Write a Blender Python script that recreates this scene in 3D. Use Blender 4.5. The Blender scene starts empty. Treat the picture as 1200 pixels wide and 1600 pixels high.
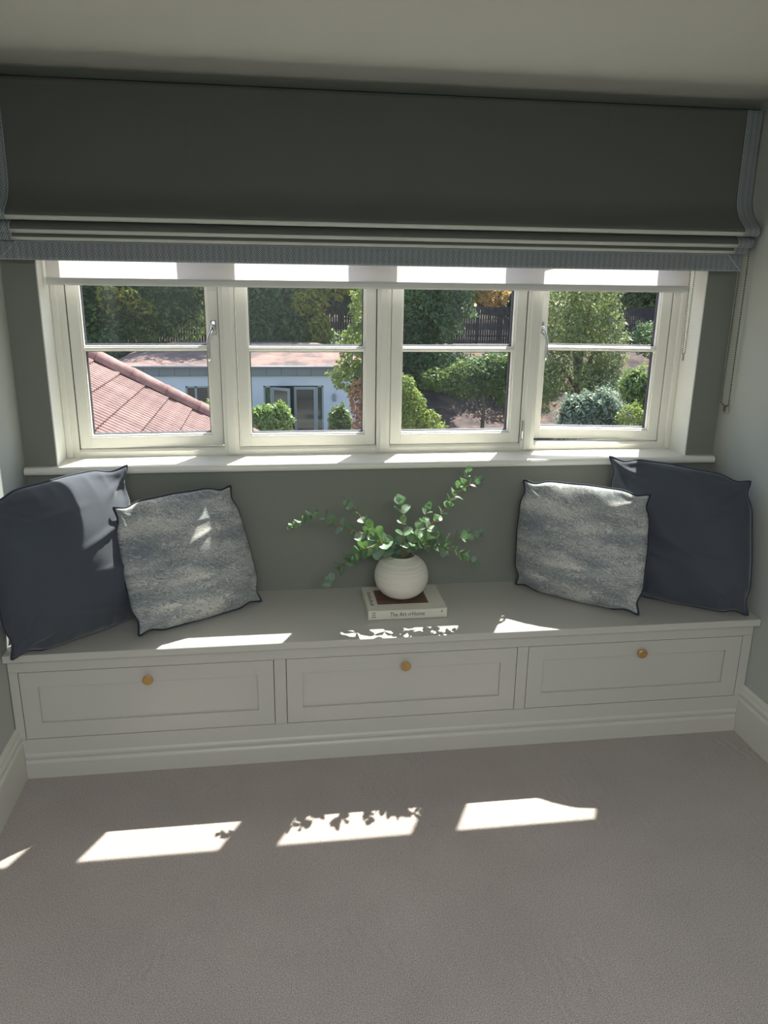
import bpy, bmesh, math, random
import numpy as np
from mathutils import Vector, Matrix
S = bpy.context.scene
COL = S.collection
R_ = random.Random(7)

# ------------------------------------------------------------------ camera
F_PX, CX, CY, CZ = 1220.0, 0.878, -2.834, 1.635
YAW, PIT, ROLL = 0.1417, -0.2917, 0.01435
_f = Vector((math.sin(YAW)*math.cos(PIT), math.cos(YAW)*math.cos(PIT), math.sin(PIT)))
_r = Vector((math.cos(YAW), -math.sin(YAW), 0)); _u = _r.cross(_f)
_r2 = _r*math.cos(ROLL)+_u*math.sin(ROLL); _u2 = -_r*math.sin(ROLL)+_u*math.cos(ROLL)
cd = bpy.data.cameras.new('camera'); co = bpy.data.objects.new('camera', cd); COL.objects.link(co)
cd.sensor_fit = 'VERTICAL'; cd.sensor_height = 36; cd.lens = F_PX/1600*36; cd.clip_end = 400
m = Matrix((_r2, _u2, -_f)).transposed().to_4x4(); m.translation = (CX, CY, CZ)
co.matrix_world = m; S.camera = co

# ------------------------------------------------------------------ sky, sun, exposure
w = bpy.data.worlds.new('sky'); S.world = w; w.use_nodes = True
nt = w.node_tree; bg = nt.nodes['Background']
sky = nt.nodes.new('ShaderNodeTexSky'); sky.sky_type = 'NISHITA'; sky.sun_disc = False
sky.sun_elevation = math.radians(56); sky.sun_rotation = math.radians(27); sky.air_density = 1.0; sky.dust_density = 1.5
nt.links.new(sky.outputs[0], bg.inputs[0]); bg.inputs[1].default_value = 0.29
sl = bpy.data.lights.new('sun', 'SUN'); sl.energy = 11.5; sl.angle = 0.0093; sl.color = (1.0, 0.95, 0.87)
so = bpy.data.objects.new('sun', sl); COL.objects.link(so)
so.rotation_euler = Vector((-0.30, -0.585, -1.0)).to_track_quat('-Z', 'Y').to_euler(); so.location = (6, 12, 20)
# added fill light just under the ceiling behind the camera, to lift the room
al = bpy.data.lights.new('ceiling_fill', 'AREA'); al.shape = 'RECTANGLE'; al.size = 1.4; al.size_y = 1.1
al.energy = 46; al.color = (0.90, 0.95, 1.0)
ao = bpy.data.objects.new('ceiling_fill', al); COL.objects.link(ao)
ao.location = (1.0, -3.85, 2.235)
S.view_settings.view_transform = 'Standard'; S.view_settings.look = 'None'
S.view_settings.exposure = 0.60; S.view_settings.gamma = 1.0; S.view_settings.use_curve_mapping = False

# ------------------------------------------------------------------ helpers
def at(px, py, Y):
    v = _f + _r2*((px-600)/F_PX) - _u2*((py-800)/F_PX)
    t = (Y-CY)/v.y
    return Vector((CX, CY, CZ)) + v*t
def atz(px, py, Z):
    v = _f + _r2*((px-600)/F_PX) - _u2*((py-800)/F_PX)
    t = (Z-CZ)/v.z
    return Vector((CX, CY, CZ)) + v*t

def tag(o, label=None, cat=None, group=None, kind=None):
    if label: o['label'] = label
    if cat: o['category'] = cat
    if group: o['group'] = group
    if kind: o['kind'] = kind
    return o
def empty(name, loc=(0, 0, 0), rz=0, parent=None):
    o = bpy.data.objects.new(name, None); COL.objects.link(o); o.location = loc; o.rotation_euler = (0, 0, rz)
    o.empty_display_size = 0.05
    if parent: o.parent = parent
    return o
def link_mesh(name, me, mat, parent=None, loc=None):
    if mat and not me.materials: me.materials.append(mat)
    o = bpy.data.objects.new(name, me); COL.objects.link(o)
    if parent: o.parent = parent
    if loc is not None: o.location = loc
    return o

class MB:
    def __init__(self): self.bm = bmesh.new()
    def box(self, x0, x1, y0, y1, z0, z1, bev=0.0):
        bm = bmesh.new(); bmesh.ops.create_cube(bm, size=1)
        for v in bm.verts:
            v.co = Vector(((x0+x1)/2+v.co.x*(x1-x0), (y0+y1)/2+v.co.y*(y1-y0), (z0+z1)/2+v.co.z*(z1-z0)))
        if bev > 0: bmesh.ops.bevel(bm, geom=bm.edges[:], offset=bev, segments=2, affect='EDGES', profile=0.5)
        self._merge(bm); return self
    def _merge(self, bm):
        me = bpy.data.meshes.new('t'); bm.to_mesh(me); bm.free(); self.bm.from_mesh(me); bpy.data.meshes.remove(me)
    def poly(self, pts):
        vs = [self.bm.verts.new(p) for p in pts]; self.bm.faces.new(vs); return self
    def prism(self, prof, a, b, axis='x'):
        # closed profile of (u, v); axis x -> (y, z); axis y -> (x, z); axis z -> (x, y)
        def P(t, u, v): return {'x': (t, u, v), 'y': (u, t, v), 'z': (u, v, t)}[axis]
        A = [self.bm.verts.new(P(a, *p)) for p in prof]; B = [self.bm.verts.new(P(b, *p)) for p in prof]
        n = len(prof)
        for i in range(n): self.bm.faces.new((A[i], A[(i+1) % n], B[(i+1) % n], B[i]))
        self.bm.faces.new(A[::-1]); self.bm.faces.new(B); return self
    def tube(self, pts, rad, seg=8, cap=True):
        pts = [Vector(p) for p in pts]; n = len(pts)
        if not isinstance(rad, (list, tuple)): rad = [rad]*n
        prev = None; rings = []
        for i, p in enumerate(pts):
            t = (pts[min(i+1, n-1)]-pts[max(i-1, 0)]).normalized()
            if prev is None:
                a = Vector((0, 0, 1)) if abs(t.z) < .9 else Vector((1, 0, 0)); nx = t.cross(a).normalized()
            else: nx = (prev - t*prev.dot(t)).normalized()
            prev = nx; ny = t.cross(nx)
            rings.append([self.bm.verts.new(p+(nx*math.cos(2*math.pi*k/seg)+ny*math.sin(2*math.pi*k/seg))*rad[i]) for k in range(seg)])
        for i in range(n-1):
            for k in range(seg):
                self.bm.faces.new((rings[i][k], rings[i][(k+1) % seg], rings[i+1][(k+1) % seg], rings[i+1][k]))
        if cap: self.bm.faces.new(rings[0][::-1]); self.bm.faces.new(rings[-1])
        return self
    def lathe(self, prof, seg=32, axis='z', at=(0, 0, 0)):
        rings = []; o = Vector(at)
        for r, h in prof:
            ring = []
            for k in range(seg):
                a = 2*math.pi*k/seg; c, s = r*math.cos(a), r*math.sin(a)
                p = Vector((c, s, h)) if axis == 'z' else Vector((c, h, s))
                ring.append(self.bm.verts.new(o+p))
            rings.append(ring)
        for i in range(len(prof)-1):
            for k in range(seg):
                self.bm.faces.new((rings[i][k], rings[i][(k+1) % seg], rings[i+1][(k+1) % seg], rings[i+1][k]))
        self.bm.faces.new(rings[0][::-1]); self.bm.faces.new(rings[-1]); return self
    def ball(self, c, r, seg=6):
        bm = bmesh.new(); bmesh.ops.create_icosphere(bm, subdivisions=1, radius=r)
        for v in bm.verts: v.co += Vector(c)
        self._merge(bm); return self
    def mesh(self, name, smooth=False):
        bmesh.ops.recalc_face_normals(self.bm, faces=self.bm.faces[:])
        me = bpy.data.meshes.new(name); self.bm.to_mesh(me); self.bm.free()
        if smooth: me.shade_smooth()
        return me
    def build(self, name, mat, parent=None, smooth=False):
        me = self.mesh(name, smooth); return link_mesh(name, me, mat, parent)
def raw(name, verts, faces, mat, parent=None, smooth=False):
    me = bpy.data.meshes.new(name); me.from_pydata(verts, [], faces); me.update()
    if smooth: me.shade_smooth()
    return link_mesh(name, me, mat, parent)

# ------------------------------------------------------------------ materials
def mat(name, color, rough=0.6, metal=0.0, spec=0.5, noise=None, bump=None, sheen=0.0):
    m = bpy.data.materials.new(name); m.use_nodes = True; t = m.node_tree; b = t.nodes['Principled BSDF']
    c = (*color, 1) if len(color) == 3 else color
    b.inputs['Base Color'].default_value = c; b.inputs['Roughness'].default_value = rough
    b.inputs['Metallic'].default_value = metal; b.inputs['Specular IOR Level'].default_value = spec
    if sheen:
        b.inputs['Sheen Weight'].default_value = sheen; b.inputs['Sheen Roughness'].default_value = .4
    tc = t.nodes.new('ShaderNodeTexCoord')
    if noise:
        sc, amt = noise[0], noise[1]
        n = t.nodes.new('ShaderNodeTexNoise'); n.inputs['Scale'].default_value = sc; n.inputs['Detail'].default_value = 4
        t.links.new(tc.outputs['Object'], n.inputs['Vector'])
        mx = t.nodes.new('ShaderNodeMix'); mx.data_type = 'RGBA'
        mx.inputs[6].default_value = tuple(x*(1-amt) for x in c[:3])+(1,); mx.inputs[7].default_value = tuple(min(1, x*(1+amt)) for x in c[:3])+(1,)
        t.links.new(n.outputs[0], mx.inputs[0]); t.links.new(mx.outputs[2], b.inputs['Base Color'])
    if bump:
        sc, st, dist = bump
        n = t.nodes.new('ShaderNodeTexNoise'); n.inputs['Scale'].default_value = sc; n.inputs['Detail'].default_value = 3
        t.links.new(tc.outputs['Object'], n.inputs['Vector'])
        bp = t.nodes.new('ShaderNodeBump'); bp.inputs['Strength'].default_value = st; bp.inputs['Distance'].default_value = dist
        t.links.new(n.outputs[0], bp.inputs['Height']); t.links.new(bp.outputs[0], b.inputs['Normal'])
    return m
def srgb(r, g, b):
    f = lambda c: (c/255/12.92) if c/255 <= .04045 else ((c/255+.055)/1.055)**2.4
    return (f(r), f(g), f(b))

M = {}
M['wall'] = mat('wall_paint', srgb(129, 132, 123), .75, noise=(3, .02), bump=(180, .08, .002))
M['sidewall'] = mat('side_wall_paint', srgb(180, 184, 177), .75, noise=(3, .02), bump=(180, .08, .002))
M['ceil'] = mat('ceiling_paint', srgb(214, 213, 205), .8, noise=(2, .015))
M['white'] = mat('white_gloss_paint', srgb(236, 234, 224), .32, noise=(6, .015), bump=(60, .05, .001))
M['reveal'] = mat('white_reveal_paint', srgb(238, 237, 228), .6)
M['bench'] = mat('bench_paint', srgb(193, 190, 182), .33, noise=(4, .015), bump=(90, .06, .001))
M['skirt'] = mat('skirting_paint', srgb(214, 212, 202), .4)
M['gap'] = mat('shadow_gap', (0.02, .018, .016), .9)
M['gasket'] = mat('glazing_spacer', (0.03, .03, .045), .6)
M['brass'] = mat('brass', srgb(224, 188, 128), .34, metal=1.0, bump=(300, .1, .001))
M['chrome'] = mat('satin_chrome', (.62, .62, .62), .22, metal=1.0)
M['steelchain'] = mat('steel_chain', srgb(112, 98, 82), .4, metal=.3)
M['plasticchain'] = mat('white_plastic_chain', srgb(176, 170, 150), .45)
M['rollerbar'] = mat('roller_bar', srgb(222, 222, 216), .45)

# carpet
def carpet():
    m = mat('carpet', srgb(178, 166, 158), .97, spec=.1); t = m.node_tree; b = t.nodes['Principled BSDF']
    tc = t.nodes.new('ShaderNodeTexCoord')
    n1 = t.nodes.new('ShaderNodeTexNoise'); n1.inputs['Scale'].default_value = 400; n1.inputs['Detail'].default_value = 3
    n2 = t.nodes.new('ShaderNodeTexNoise'); n2.inputs['Scale'].default_value = 3.2; n2.inputs['Detail'].default_value = 5
    wv = t.nodes.new('ShaderNodeTexWave'); wv.inputs['Scale'].default_value = 9; wv.inputs['Distortion'].default_value = 9
    wv.inputs['Detail'].default_value = 3; wv.inputs['Detail Scale'].default_value = 1.3
    n3 = t.nodes.new('ShaderNodeTexNoise'); n3.inputs['Scale'].default_value = 2.1
    for n in (n1, n2, wv, n3): t.links.new(tc.outputs['Object'], n.inputs['Vector'])
    r = t.nodes.new('ShaderNodeValToRGB'); r.color_ramp.elements[0].position = .36; r.color_ramp.elements[1].position = .64
    r.color_ramp.elements[0].color = (*srgb(138, 124, 118), 1); r.color_ramp.elements[1].color = (*srgb(210, 199, 192), 1)
    t.links.new(n1.outputs[0], r.inputs[0])
    mx = t.nodes.new('ShaderNodeMix'); mx.data_type = 'RGBA'; mx.blend_type = 'MULTIPLY'; mx.inputs[0].default_value = .5
    r2 = t.nodes.new('ShaderNodeValToRGB'); r2.color_ramp.elements[0].position = .3; r2.color_ramp.elements[1].position = .7
    r2.color_ramp.elements[0].color = (.78, .77, .77, 1); r2.color_ramp.elements[1].color = (1, 1, 1, 1)
    t.links.new(n2.outputs[0], r2.inputs[0]); t.links.new(r.outputs[0], mx.inputs[6]); t.links.new(r2.outputs[0], mx.inputs[7])
    t.links.new(mx.outputs[2], b.inputs['Base Color'])
    mm = t.nodes.new('ShaderNodeMath'); mm.operation = 'MULTIPLY'
    g = t.nodes.new('ShaderNodeMath'); g.operation = 'GREATER_THAN'; g.inputs[1].default_value = .52
    rr = t.nodes.new('ShaderNodeMapRange'); rr.inputs[1].default_value = .5; rr.inputs[2].default_value = .62
    t.links.new(n3.outputs[0], rr.inputs[0]); t.links.new(rr.outputs[0], mm.inputs[0]); t.links.new(wv.outputs[1], mm.inputs[1])
    ad = t.nodes.new('ShaderNodeMath'); ad.operation = 'MULTIPLY_ADD'; ad.inputs[1].default_value = .9
    t.links.new(mm.outputs[0], ad.inputs[0]); t.links.new(n1.outputs[0], ad.inputs[2])
    bp = t.nodes.new('ShaderNodeBump'); bp.inputs['Strength'].default_value = .7; bp.inputs['Distance'].default_value = .005
    t.links.new(ad.outputs[0], bp.inputs['Height']); t.links.new(bp.outputs[0], b.inputs['Normal'])
    b.inputs['Sheen Weight'].default_value = .25
    return m
M['carpet'] = carpet()

def glass(name, tint=(.95, .97, .96), refl=1.0):
    m = bpy.data.materials.new(name); m.use_nodes = True; t = m.node_tree; t.nodes.clear()
    o = t.nodes.new('ShaderNodeOutputMaterial'); mx = t.nodes.new('ShaderNodeMixShader')
    tr = t.nodes.new('ShaderNodeBsdfTransparent'); tr.inputs[0].default_value = (*tint, 1)
    gl = t.nodes.new('ShaderNodeBsdfGlossy'); gl.inputs['Roughness'].default_value = 0.0
    lw = t.nodes.new('ShaderNodeLayerWeight'); lw.inputs[0].default_value = .5
    pw = t.nodes.new('ShaderNodeMath'); pw.operation = 'POWER'; pw.inputs[1].default_value = 5; t.links.new(lw.outputs['Facing'], pw.inputs[0])
    fr = t.nodes.new('ShaderNodeMath'); fr.operation = 'MULTIPLY_ADD'; fr.inputs[1].default_value = .9; fr.inputs[2].default_value = .04; t.links.new(pw.outputs[0], fr.inputs[0])
    t.links.new(fr.outputs[0], mx.inputs[0]); t.links.new(tr.outputs[0], mx.inputs[1]); t.links.new(gl.outputs[0], mx.inputs[2])
    t.links.new(mx.outputs[0], o.inputs[0]); return m
M['glass'] = glass('window_glass')
M['darkglass'] = mat('far_window_glass', (.03, .04, .035), .08, spec=.8)

def fabric_sheer(name, col, trans):
    m = bpy.data.materials.new(name); m.use_nodes = True; t = m.node_tree; t.nodes.clear()
    o = t.nodes.new('ShaderNodeOutputMaterial'); mx = t.nodes.new('ShaderNodeMixShader'); mx.inputs[0].default_value = trans
    d = t.nodes.new('ShaderNodeBsdfDiffuse'); d.inputs[0].default_value = (*col, 1)
    tr = t.nodes.new('ShaderNodeBsdfTranslucent'); tr.inputs[0].default_value = (*col, 1)
    tc = t.nodes.new('ShaderNodeTexCoord'); n = t.nodes.new('ShaderNodeTexNoise'); n.inputs['Scale'].default_value = 60
    mp = t.nodes.new('ShaderNodeMapping'); mp.inputs['Scale'].default_value = (6, 1, .4)
    t.links.new(tc.outputs['Object'], mp.inputs[0]); t.links.new(mp.outputs[0], n.inputs['Vector'])
    bp = t.nodes.new('ShaderNodeBump'); bp.inputs['Strength'].default_value = .1; t.links.new(n.outputs[0], bp.inputs['Height'])
    t.links.new(bp.outputs[0], d.inputs['Normal'])
    t.links.new(d.outputs[0], mx.inputs[1]); t.links.new(tr.outputs[0], mx.inputs[2]); t.links.new(mx.outputs[0], o.inputs[0]); return m
M['roller'] = fabric_sheer('roller_fabric', srgb(238, 232, 226), .45)

def linen(name, col, weave=900, amt=.12, sheen=.3, rough=.9):
    m = mat(name, col, rough, spec=.2, sheen=sheen); t = m.node_tree; b = t.nodes['Principled BSDF']
    tc = t.nodes.new('ShaderNodeTexCoord'); n = t.nodes.new('ShaderNodeTexNoise'); n.inputs['Scale'].default_value = weave; n.inputs['Detail'].default_value = 2
    n2 = t.nodes.new('ShaderNodeTexNoise'); n2.inputs['Scale'].default_value = 5
    for x in (n, n2): t.links.new(tc.outputs['Object'], x.inputs['Vector'])
    mx = t.nodes.new('ShaderNodeMix'); mx.data_type = 'RGBA'
    mx.inputs[6].default_value = tuple(c*(1-amt) for c in col)+(1,); mx.inputs[7].default_value = tuple(c*(1+amt) for c in col)+(1,)
    t.links.new(n2.outputs[0], mx.inputs[0]); t.links.new(mx.outputs[2], b.inputs['Base Color'])
    bp = t.nodes.new('ShaderNodeBump'); bp.inputs['Strength'].default_value = .35; bp.inputs['Distance'].default_value = .001
    t.links.new(n.outputs[0], bp.inputs['Height']); t.links.new(bp.outputs[0], b.inputs['Normal']); return m
M['blind'] = linen('blind_linen', srgb(98, 100, 95), 700, .05, .2, .75)
M['blind'].node_tree.nodes['Principled BSDF'].inputs['Specular IOR Level'].default_value = .4
M['foldlight'] = linen('fold_highlight', srgb(196, 198, 190), 700, .04, .1)  # paler than the blind cloth, paints the bright fold undersides
M['slate'] = linen('slate_linen', srgb(75, 80, 89), 500, .1, .35)
M['slatepipe'] = linen('slate_piping', srgb(58, 62, 74), 500, .1, .2)
M['navypipe'] = linen('navy_piping', srgb(48, 54, 66), 500, .1, .2)

def trim_mat():
    m = mat('woven_border', srgb(110, 120, 130), .85, spec=.25); t = m.node_tree; b = t.nodes['Principled BSDF']
    tc = t.nodes.new('ShaderNodeTexCoord')
    mp = t.nodes.new('ShaderNodeMapping'); mp.inputs['Rotation'].default_value = (0, math.radians(45), 0); mp.inputs['Scale'].default_value = (1, 0, 1)
    t.links.new(tc.outputs['Object'], mp.inputs[0])
    ck = t.nodes.new('ShaderNodeTexChecker'); ck.inputs['Scale'].default_value = 70; ck.inputs[1].default_value = (0, 0, 0, 1); ck.inputs[2].default_value = (1, 1, 1, 1)
    off = t.nodes.new('ShaderNodeVectorMath'); off.operation = 'ADD'; off.inputs[1].default_value = (0, .003, 0)
    t.links.new(mp.outputs[0], off.inputs[0]); t.links.new(off.outputs[0], ck.inputs[0])
    sx = t.nodes.new('ShaderNodeSeparateXYZ'); t.links.new(mp.outputs[0], sx.inputs[0])
    def stripes(out):
        a = t.nodes.new('ShaderNodeMath'); a.operation = 'MULTIPLY'; a.inputs[1].default_value = 2*math.pi*210
        t.links.new(out, a.inputs[0]); s = t.nodes.new('ShaderNodeMath'); s.operation = 'SINE'; t.links.new(a.outputs[0], s.inputs[0])
        g = t.nodes.new('ShaderNodeMapRange'); g.inputs[1].default_value = .1; g.inputs[2].default_value = .7; t.links.new(s.outputs[0], g.inputs[0]); return g.outputs[0]
    mx = t.nodes.new('ShaderNodeMix'); mx.data_type = 'FLOAT'
    t.links.new(ck.outputs[1], mx.inputs[0]); t.links.new(stripes(sx.outputs[0]), mx.inputs[2]); t.links.new(stripes(sx.outputs[2]), mx.inputs[3])
    c = t.nodes.new('ShaderNodeMix'); c.data_type = 'RGBA'; c.inputs[6].default_value = (*srgb(98, 107, 116), 1); c.inputs[7].default_value = (*srgb(186, 192, 190), 1)
    t.links.new(mx.outputs[0], c.inputs[0]); t.links.new(c.outputs[2], b.inputs['Base Color'])
    bp = t.nodes.new('ShaderNodeBump'); bp.inputs['Strength'].default_value = .5; bp.inputs['Distance'].default_value = .001
    t.links.new(mx.outputs[0], bp.inputs['Height']); t.links.new(bp.outputs[0], b.inputs['Normal']); return m
M['border'] = trim_mat()
M['bordercord'] = mat('border_cord', srgb(176, 186, 188), .7)

def brush_mat():
    # cream strokes over blue-grey, coarse banks of light and dark
    m = mat('brushed_print', (.3, .3, .3), .85, spec=.25, sheen=.2); t = m.node_tree; b = t.nodes['Principled BSDF']
    tc = t.nodes.new('ShaderNodeTexCoord')
    mp = t.nodes.new('ShaderNodeMapping'); mp.inputs['Rotation'].default_value = (0, 0, math.radians(-30)); mp.inputs['Scale'].default_value = (1.6, 4.2, 1)
    t.links.new(tc.outputs['UV'], mp.inputs[0])
    n0 = t.nodes.new('ShaderNodeTexNoise'); n0.inputs['Scale'].default_value = 5; n0.inputs['Detail'].default_value = 3
    t.links.new(tc.outputs['UV'], n0.inputs['Vector'])
    add = t.nodes.new('ShaderNodeVectorMath'); add.operation = 'MULTIPLY_ADD'; add.inputs[1].default_value = (.5, 1.6, 0)
    t.links.new(n0.outputs[1], add.inputs[0]); t.links.new(mp.outputs[0], add.inputs[2])
    n1 = t.nodes.new('ShaderNodeTexNoise'); n1.inputs['Scale'].default_value = 23; n1.inputs['Detail'].default_value = 8; n1.inputs['Roughness'].default_value = .75
    t.links.new(add.outputs[0], n1.inputs['Vector'])
    n2 = t.nodes.new('ShaderNodeTexNoise'); n2.inputs['Scale'].default_value = 1.6; n2.inputs['Detail'].default_value = 2
    t.links.new(mp.outputs[0], n2.inputs['Vector'])
    s = t.nodes.new('ShaderNodeMath'); s.operation = 'MULTIPLY_ADD'; s.inputs[1].default_value = .45
    t.links.new(n2.outputs[0], s.inputs[0]); t.links.new(n1.outputs[0], s.inputs[2])
    r = t.nodes.new('ShaderNodeValToRGB'); e = r.color_ramp.elements
    e[0].position = .60; e[0].color = (*srgb(112, 120, 127), 1); e[1].position = .84; e[1].color = (*srgb(206, 203, 196), 1)
    x = e.new(.72); x.color = (*srgb(150, 154, 154), 1)
    t.links.new(s.outputs[0], r.inputs[0]); t.links.new(r.outputs[0], b.inputs['Base Color'])
    nw = t.nodes.new('ShaderNodeTexNoise'); nw.inputs['Scale'].default_value = 220; t.links.new(tc.outputs['UV'], nw.inputs['Vector'])
    bp = t.nodes.new('ShaderNodeBump'); bp.inputs['Strength'].default_value = .5; bp.inputs['Distance'].default_value = .001
    t.links.new(nw.outputs[0], bp.inputs['Height']); t.links.new(bp.outputs[0], b.inputs['Normal']); return m
M['print'] = brush_mat()

def vase_mat():
    m = mat('ribbed_stoneware', srgb(216, 211, 200), .7, spec=.3); t = m.node_tree; b = t.nodes['Principled BSDF']
    tc = t.nodes.new('ShaderNodeTexCoord'); mp = t.nodes.new('ShaderNodeMapping'); mp.inputs['Scale'].default_value = (6, 6, 260)
    n = t.nodes.new('ShaderNodeTexNoise'); n.inputs['Scale'].default_value = 1; n.inputs['Detail'].default_value = 2
    t.links.new(tc.outputs['Object'], mp.inputs[0]); t.links.new(mp.outputs[0], n.inputs['Vector'])
    mx = t.nodes.new('ShaderNodeMix'); mx.data_type = 'RGBA'; mx.inputs[6].default_value = (*srgb(196, 189, 178), 1); mx.inputs[7].default_value = (*srgb(230, 226, 216), 1)
    t.links.new(n.outputs[0], mx.inputs[0]); t.links.new(mx.outputs[2], b.inputs['Base Color'])
    bp = t.nodes.new('ShaderNodeBump'); bp.inputs['Strength'].default_value = .6; bp.inputs['Distance'].default_value = .002
    t.links.new(n.outputs[0], bp.inputs['Height']); t.links.new(bp.outputs[0], b.inputs['Normal']); return m
M['vase'] = vase_mat()

def leaf_mat(name, c1, c2, trans=.35, rough=.55, tcol=None, patch=0):
    m = bpy.data.materials.new(name); m.use_nodes = True; t = m.node_tree; b = t.nodes['Principled BSDF']; o = t.nodes['Material Output']
    g = t.nodes.new('ShaderNodeNewGeometry'); oi = t.nodes.new('ShaderNodeObjectInfo')
    ad = t.nodes.new('ShaderNodeMath'); ad.operation = 'ADD'; fr = t.nodes.new('ShaderNodeMath'); fr.operation = 'FRACT'
    t.links.new(g.outputs['Random Per Island'], ad.inputs[0]); t.links.new(oi.outputs['Random'], ad.inputs[1]); t.links.new(ad.outputs[0], fr.inputs[0])
    mx = t.nodes.new('ShaderNodeMix'); mx.data_type = 'RGBA'; mx.inputs[6].default_value = (*c1, 1); mx.inputs[7].default_value = (*c2, 1)
    fac = fr.outputs[0]
    if patch:
        tc = t.nodes.new('ShaderNodeTexCoord'); n = t.nodes.new('ShaderNodeTexNoise'); n.inputs['Scale'].default_value = patch; n.inputs['Detail'].default_value = 2
        t.links.new(tc.outputs['Object'], n.inputs['Vector'])
        mr = t.nodes.new('ShaderNodeMapRange'); mr.inputs[1].default_value = .35; mr.inputs[2].default_value = .65; t.links.new(n.outputs[0], mr.inputs[0])
        mm = t.nodes.new('ShaderNodeMath'); mm.operation = 'MULTIPLY_ADD'; mm.inputs[1].default_value = .35
        t.links.new(fr.outputs[0], mm.inputs[0])
        m3 = t.nodes.new('ShaderNodeMath'); m3.operation = 'MULTIPLY'; m3.inputs[1].default_value = .65; t.links.new(mr.outputs[0], m3.inputs[0]); t.links.new(m3.outputs[0], mm.inputs[2]); fac = mm.outputs[0]
    t.links.new(fac, mx.inputs[0]); t.links.new(mx.outputs[2], b.inputs['Base Color']); b.inputs['Roughness'].default_value = rough
    tr = t.nodes.new('ShaderNodeBsdfTranslucent')
    if tcol: tr.inputs[0].default_value = (*tcol, 1)
    else: t.links.new(mx.outputs[2], tr.inputs[0])
    ms = t.nodes.new('ShaderNodeMixShader'); ms.inputs[0].default_value = trans
    t.links.new(b.outputs[0], ms.inputs[1]); t.links.new(tr.outputs[0], ms.inputs[2]); t.links.new(ms.outputs[0], o.inputs[0]); return m
M['euc'] = leaf_mat('eucalyptus_leaf', srgb(92, 124, 94), srgb(146, 166, 148), .20, .40, srgb(112, 160, 70))
M['eucstem'] = mat('eucalyptus_stem', srgb(150, 112, 66), .6)

# ------------------------------------------------------------------ room shell
W = 2.6; ZC = 2.245; YR = -5.0; XO0, XO1 = 0.108, 2.484; ZS, ZH = 0.978, 2.10
SILL_Y = 0.30
b = MB()
b.box(-.15, W+.15, 0, SILL_Y, -.3, ZS-.03)
b.box(-.15, W+.15, 0, SILL_Y, ZH, ZC+.3)
b.box(-.15, XO0, 0, SILL_Y, ZS-.03, ZH); b.box(XO1, W+.15, 0, SILL_Y, ZS-.03, ZH)
wb = b.build('wall_back', M['wall']); tag(wb, kind='structure')
tag(MB().box(-.15, 0, YR-.15, 0, -.3, ZC+.3).build('wall_left', M['sidewall']), kind='structure')
tag(MB().box(W, W+.15, YR-.15, 0, -.3, ZC+.3).build('wall_right', M['sidewall']), kind='structure')
tag(MB().box(0, W, YR-.15, YR, -.3, ZC+.3).build('wall_rear', M['sidewall']), kind='structure')
tag(MB().box(0, W, YR, 0, -.25, 0).build('floor', M['carpet']), kind='structure')
tag(MB().box(0, W, YR, 0, ZC, ZC+.25).build('ceiling', M['ceil']), kind='structure')
# skirting boards: torus and step profile
def skirt_prof(s):   # s = +1 grows to +x from x0
    return [(0, 0), (.020, 0), (.020, .128), (.0185, .134), (.0145, .138), (.0145, .146), (.018, .151), (.0175, .160), (.013, .167), (.0115, .176), (.0085, .182), (.004, .188), (0, .188)]
tag(MB().prism([(u, v) for u, v in skirt_prof(1)], YR, -.425, 'y').build('baseboard_left', M['skirt']), kind='structure')
tag(MB().prism([(W-u, v) for u, v in skirt_prof(1)], YR, -.425, 'y').build('baseboard_right', M['skirt']), kind='structure')
tag(MB().prism([(YR+u, v) for u, v in skirt_prof(1)], 0.02, W-.02, 'x').build('baseboard_rear', M['skirt']), kind='structure')

# ------------------------------------------------------------------ window
win = tag(empty('window_1', (1.296, .16, ZS)), kind='structure')
def wp(o):   # parts modelled in world space under the window's empty
    o.parent = win; o.matrix_parent_inverse = Matrix.Translation(-Vector((1.296, .16, ZS))); return o
YF0, YF1 = 0.135, 0.225       # frame depth
# reveal lining (white)
b = MB(); b.box(XO0, XO0+.004, -.001, YF0+.02, ZS, ZH); b.box(XO1-.004, XO1, -.001, YF0+.02, ZS, ZH); b.box(XO0+.004, XO1-.004, -.001, YF0+.02, ZH-.004, ZH)
wp(b.build('reveal_lining', M['reveal']))
# sill board with bullnose
nose = [(.0+YF0+.01, ZS-.028), (YF0+.01, ZS), (-.024, ZS), (-.029, ZS-.003), (-.033, ZS-.009), (-.034, ZS-.015), (-.032, ZS-.022), (-.028, ZS-.026), (-.022, ZS-.028)]
b = MB(); b.prism([(p[0] if p[0] < 0 else 0.0, p[1]) for p in nose], .003, W-.006, 'x'); b.box(XO0+.004, XO1-.004, -.001, YF1+.03, ZS-.028, ZS)
wp(b.build('window_sill', M['white']))
# outer frame
FX0, FX1 = XO0+.004, XO1-.004; FB, FT = ZS, ZH-.004
OPEN = [(.157, .686), (.742, 1.266), (1.318, 1.846), (1.902, 2.432)]
ZB, ZT = 1.006, 2.055         # opening bottom / top
b = MB()
b.prism([(YF0, FB), (YF0, FB+.02), (YF0+.008, FB+.028), (YF1, FB+.022), (YF1+.03, FB+.012), (YF1+.03, FB)], FX0, FX1, 'x')
b.box(FX0, FX1, YF0, YF1, ZT, FT, .002)
b.box(FX0, OPEN[0][0], YF0, YF1, FB+.02, ZT+.002, .002); b.box(OPEN[3][1], FX1, YF0, YF1, FB+.02, ZT+.002, .002)
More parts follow.
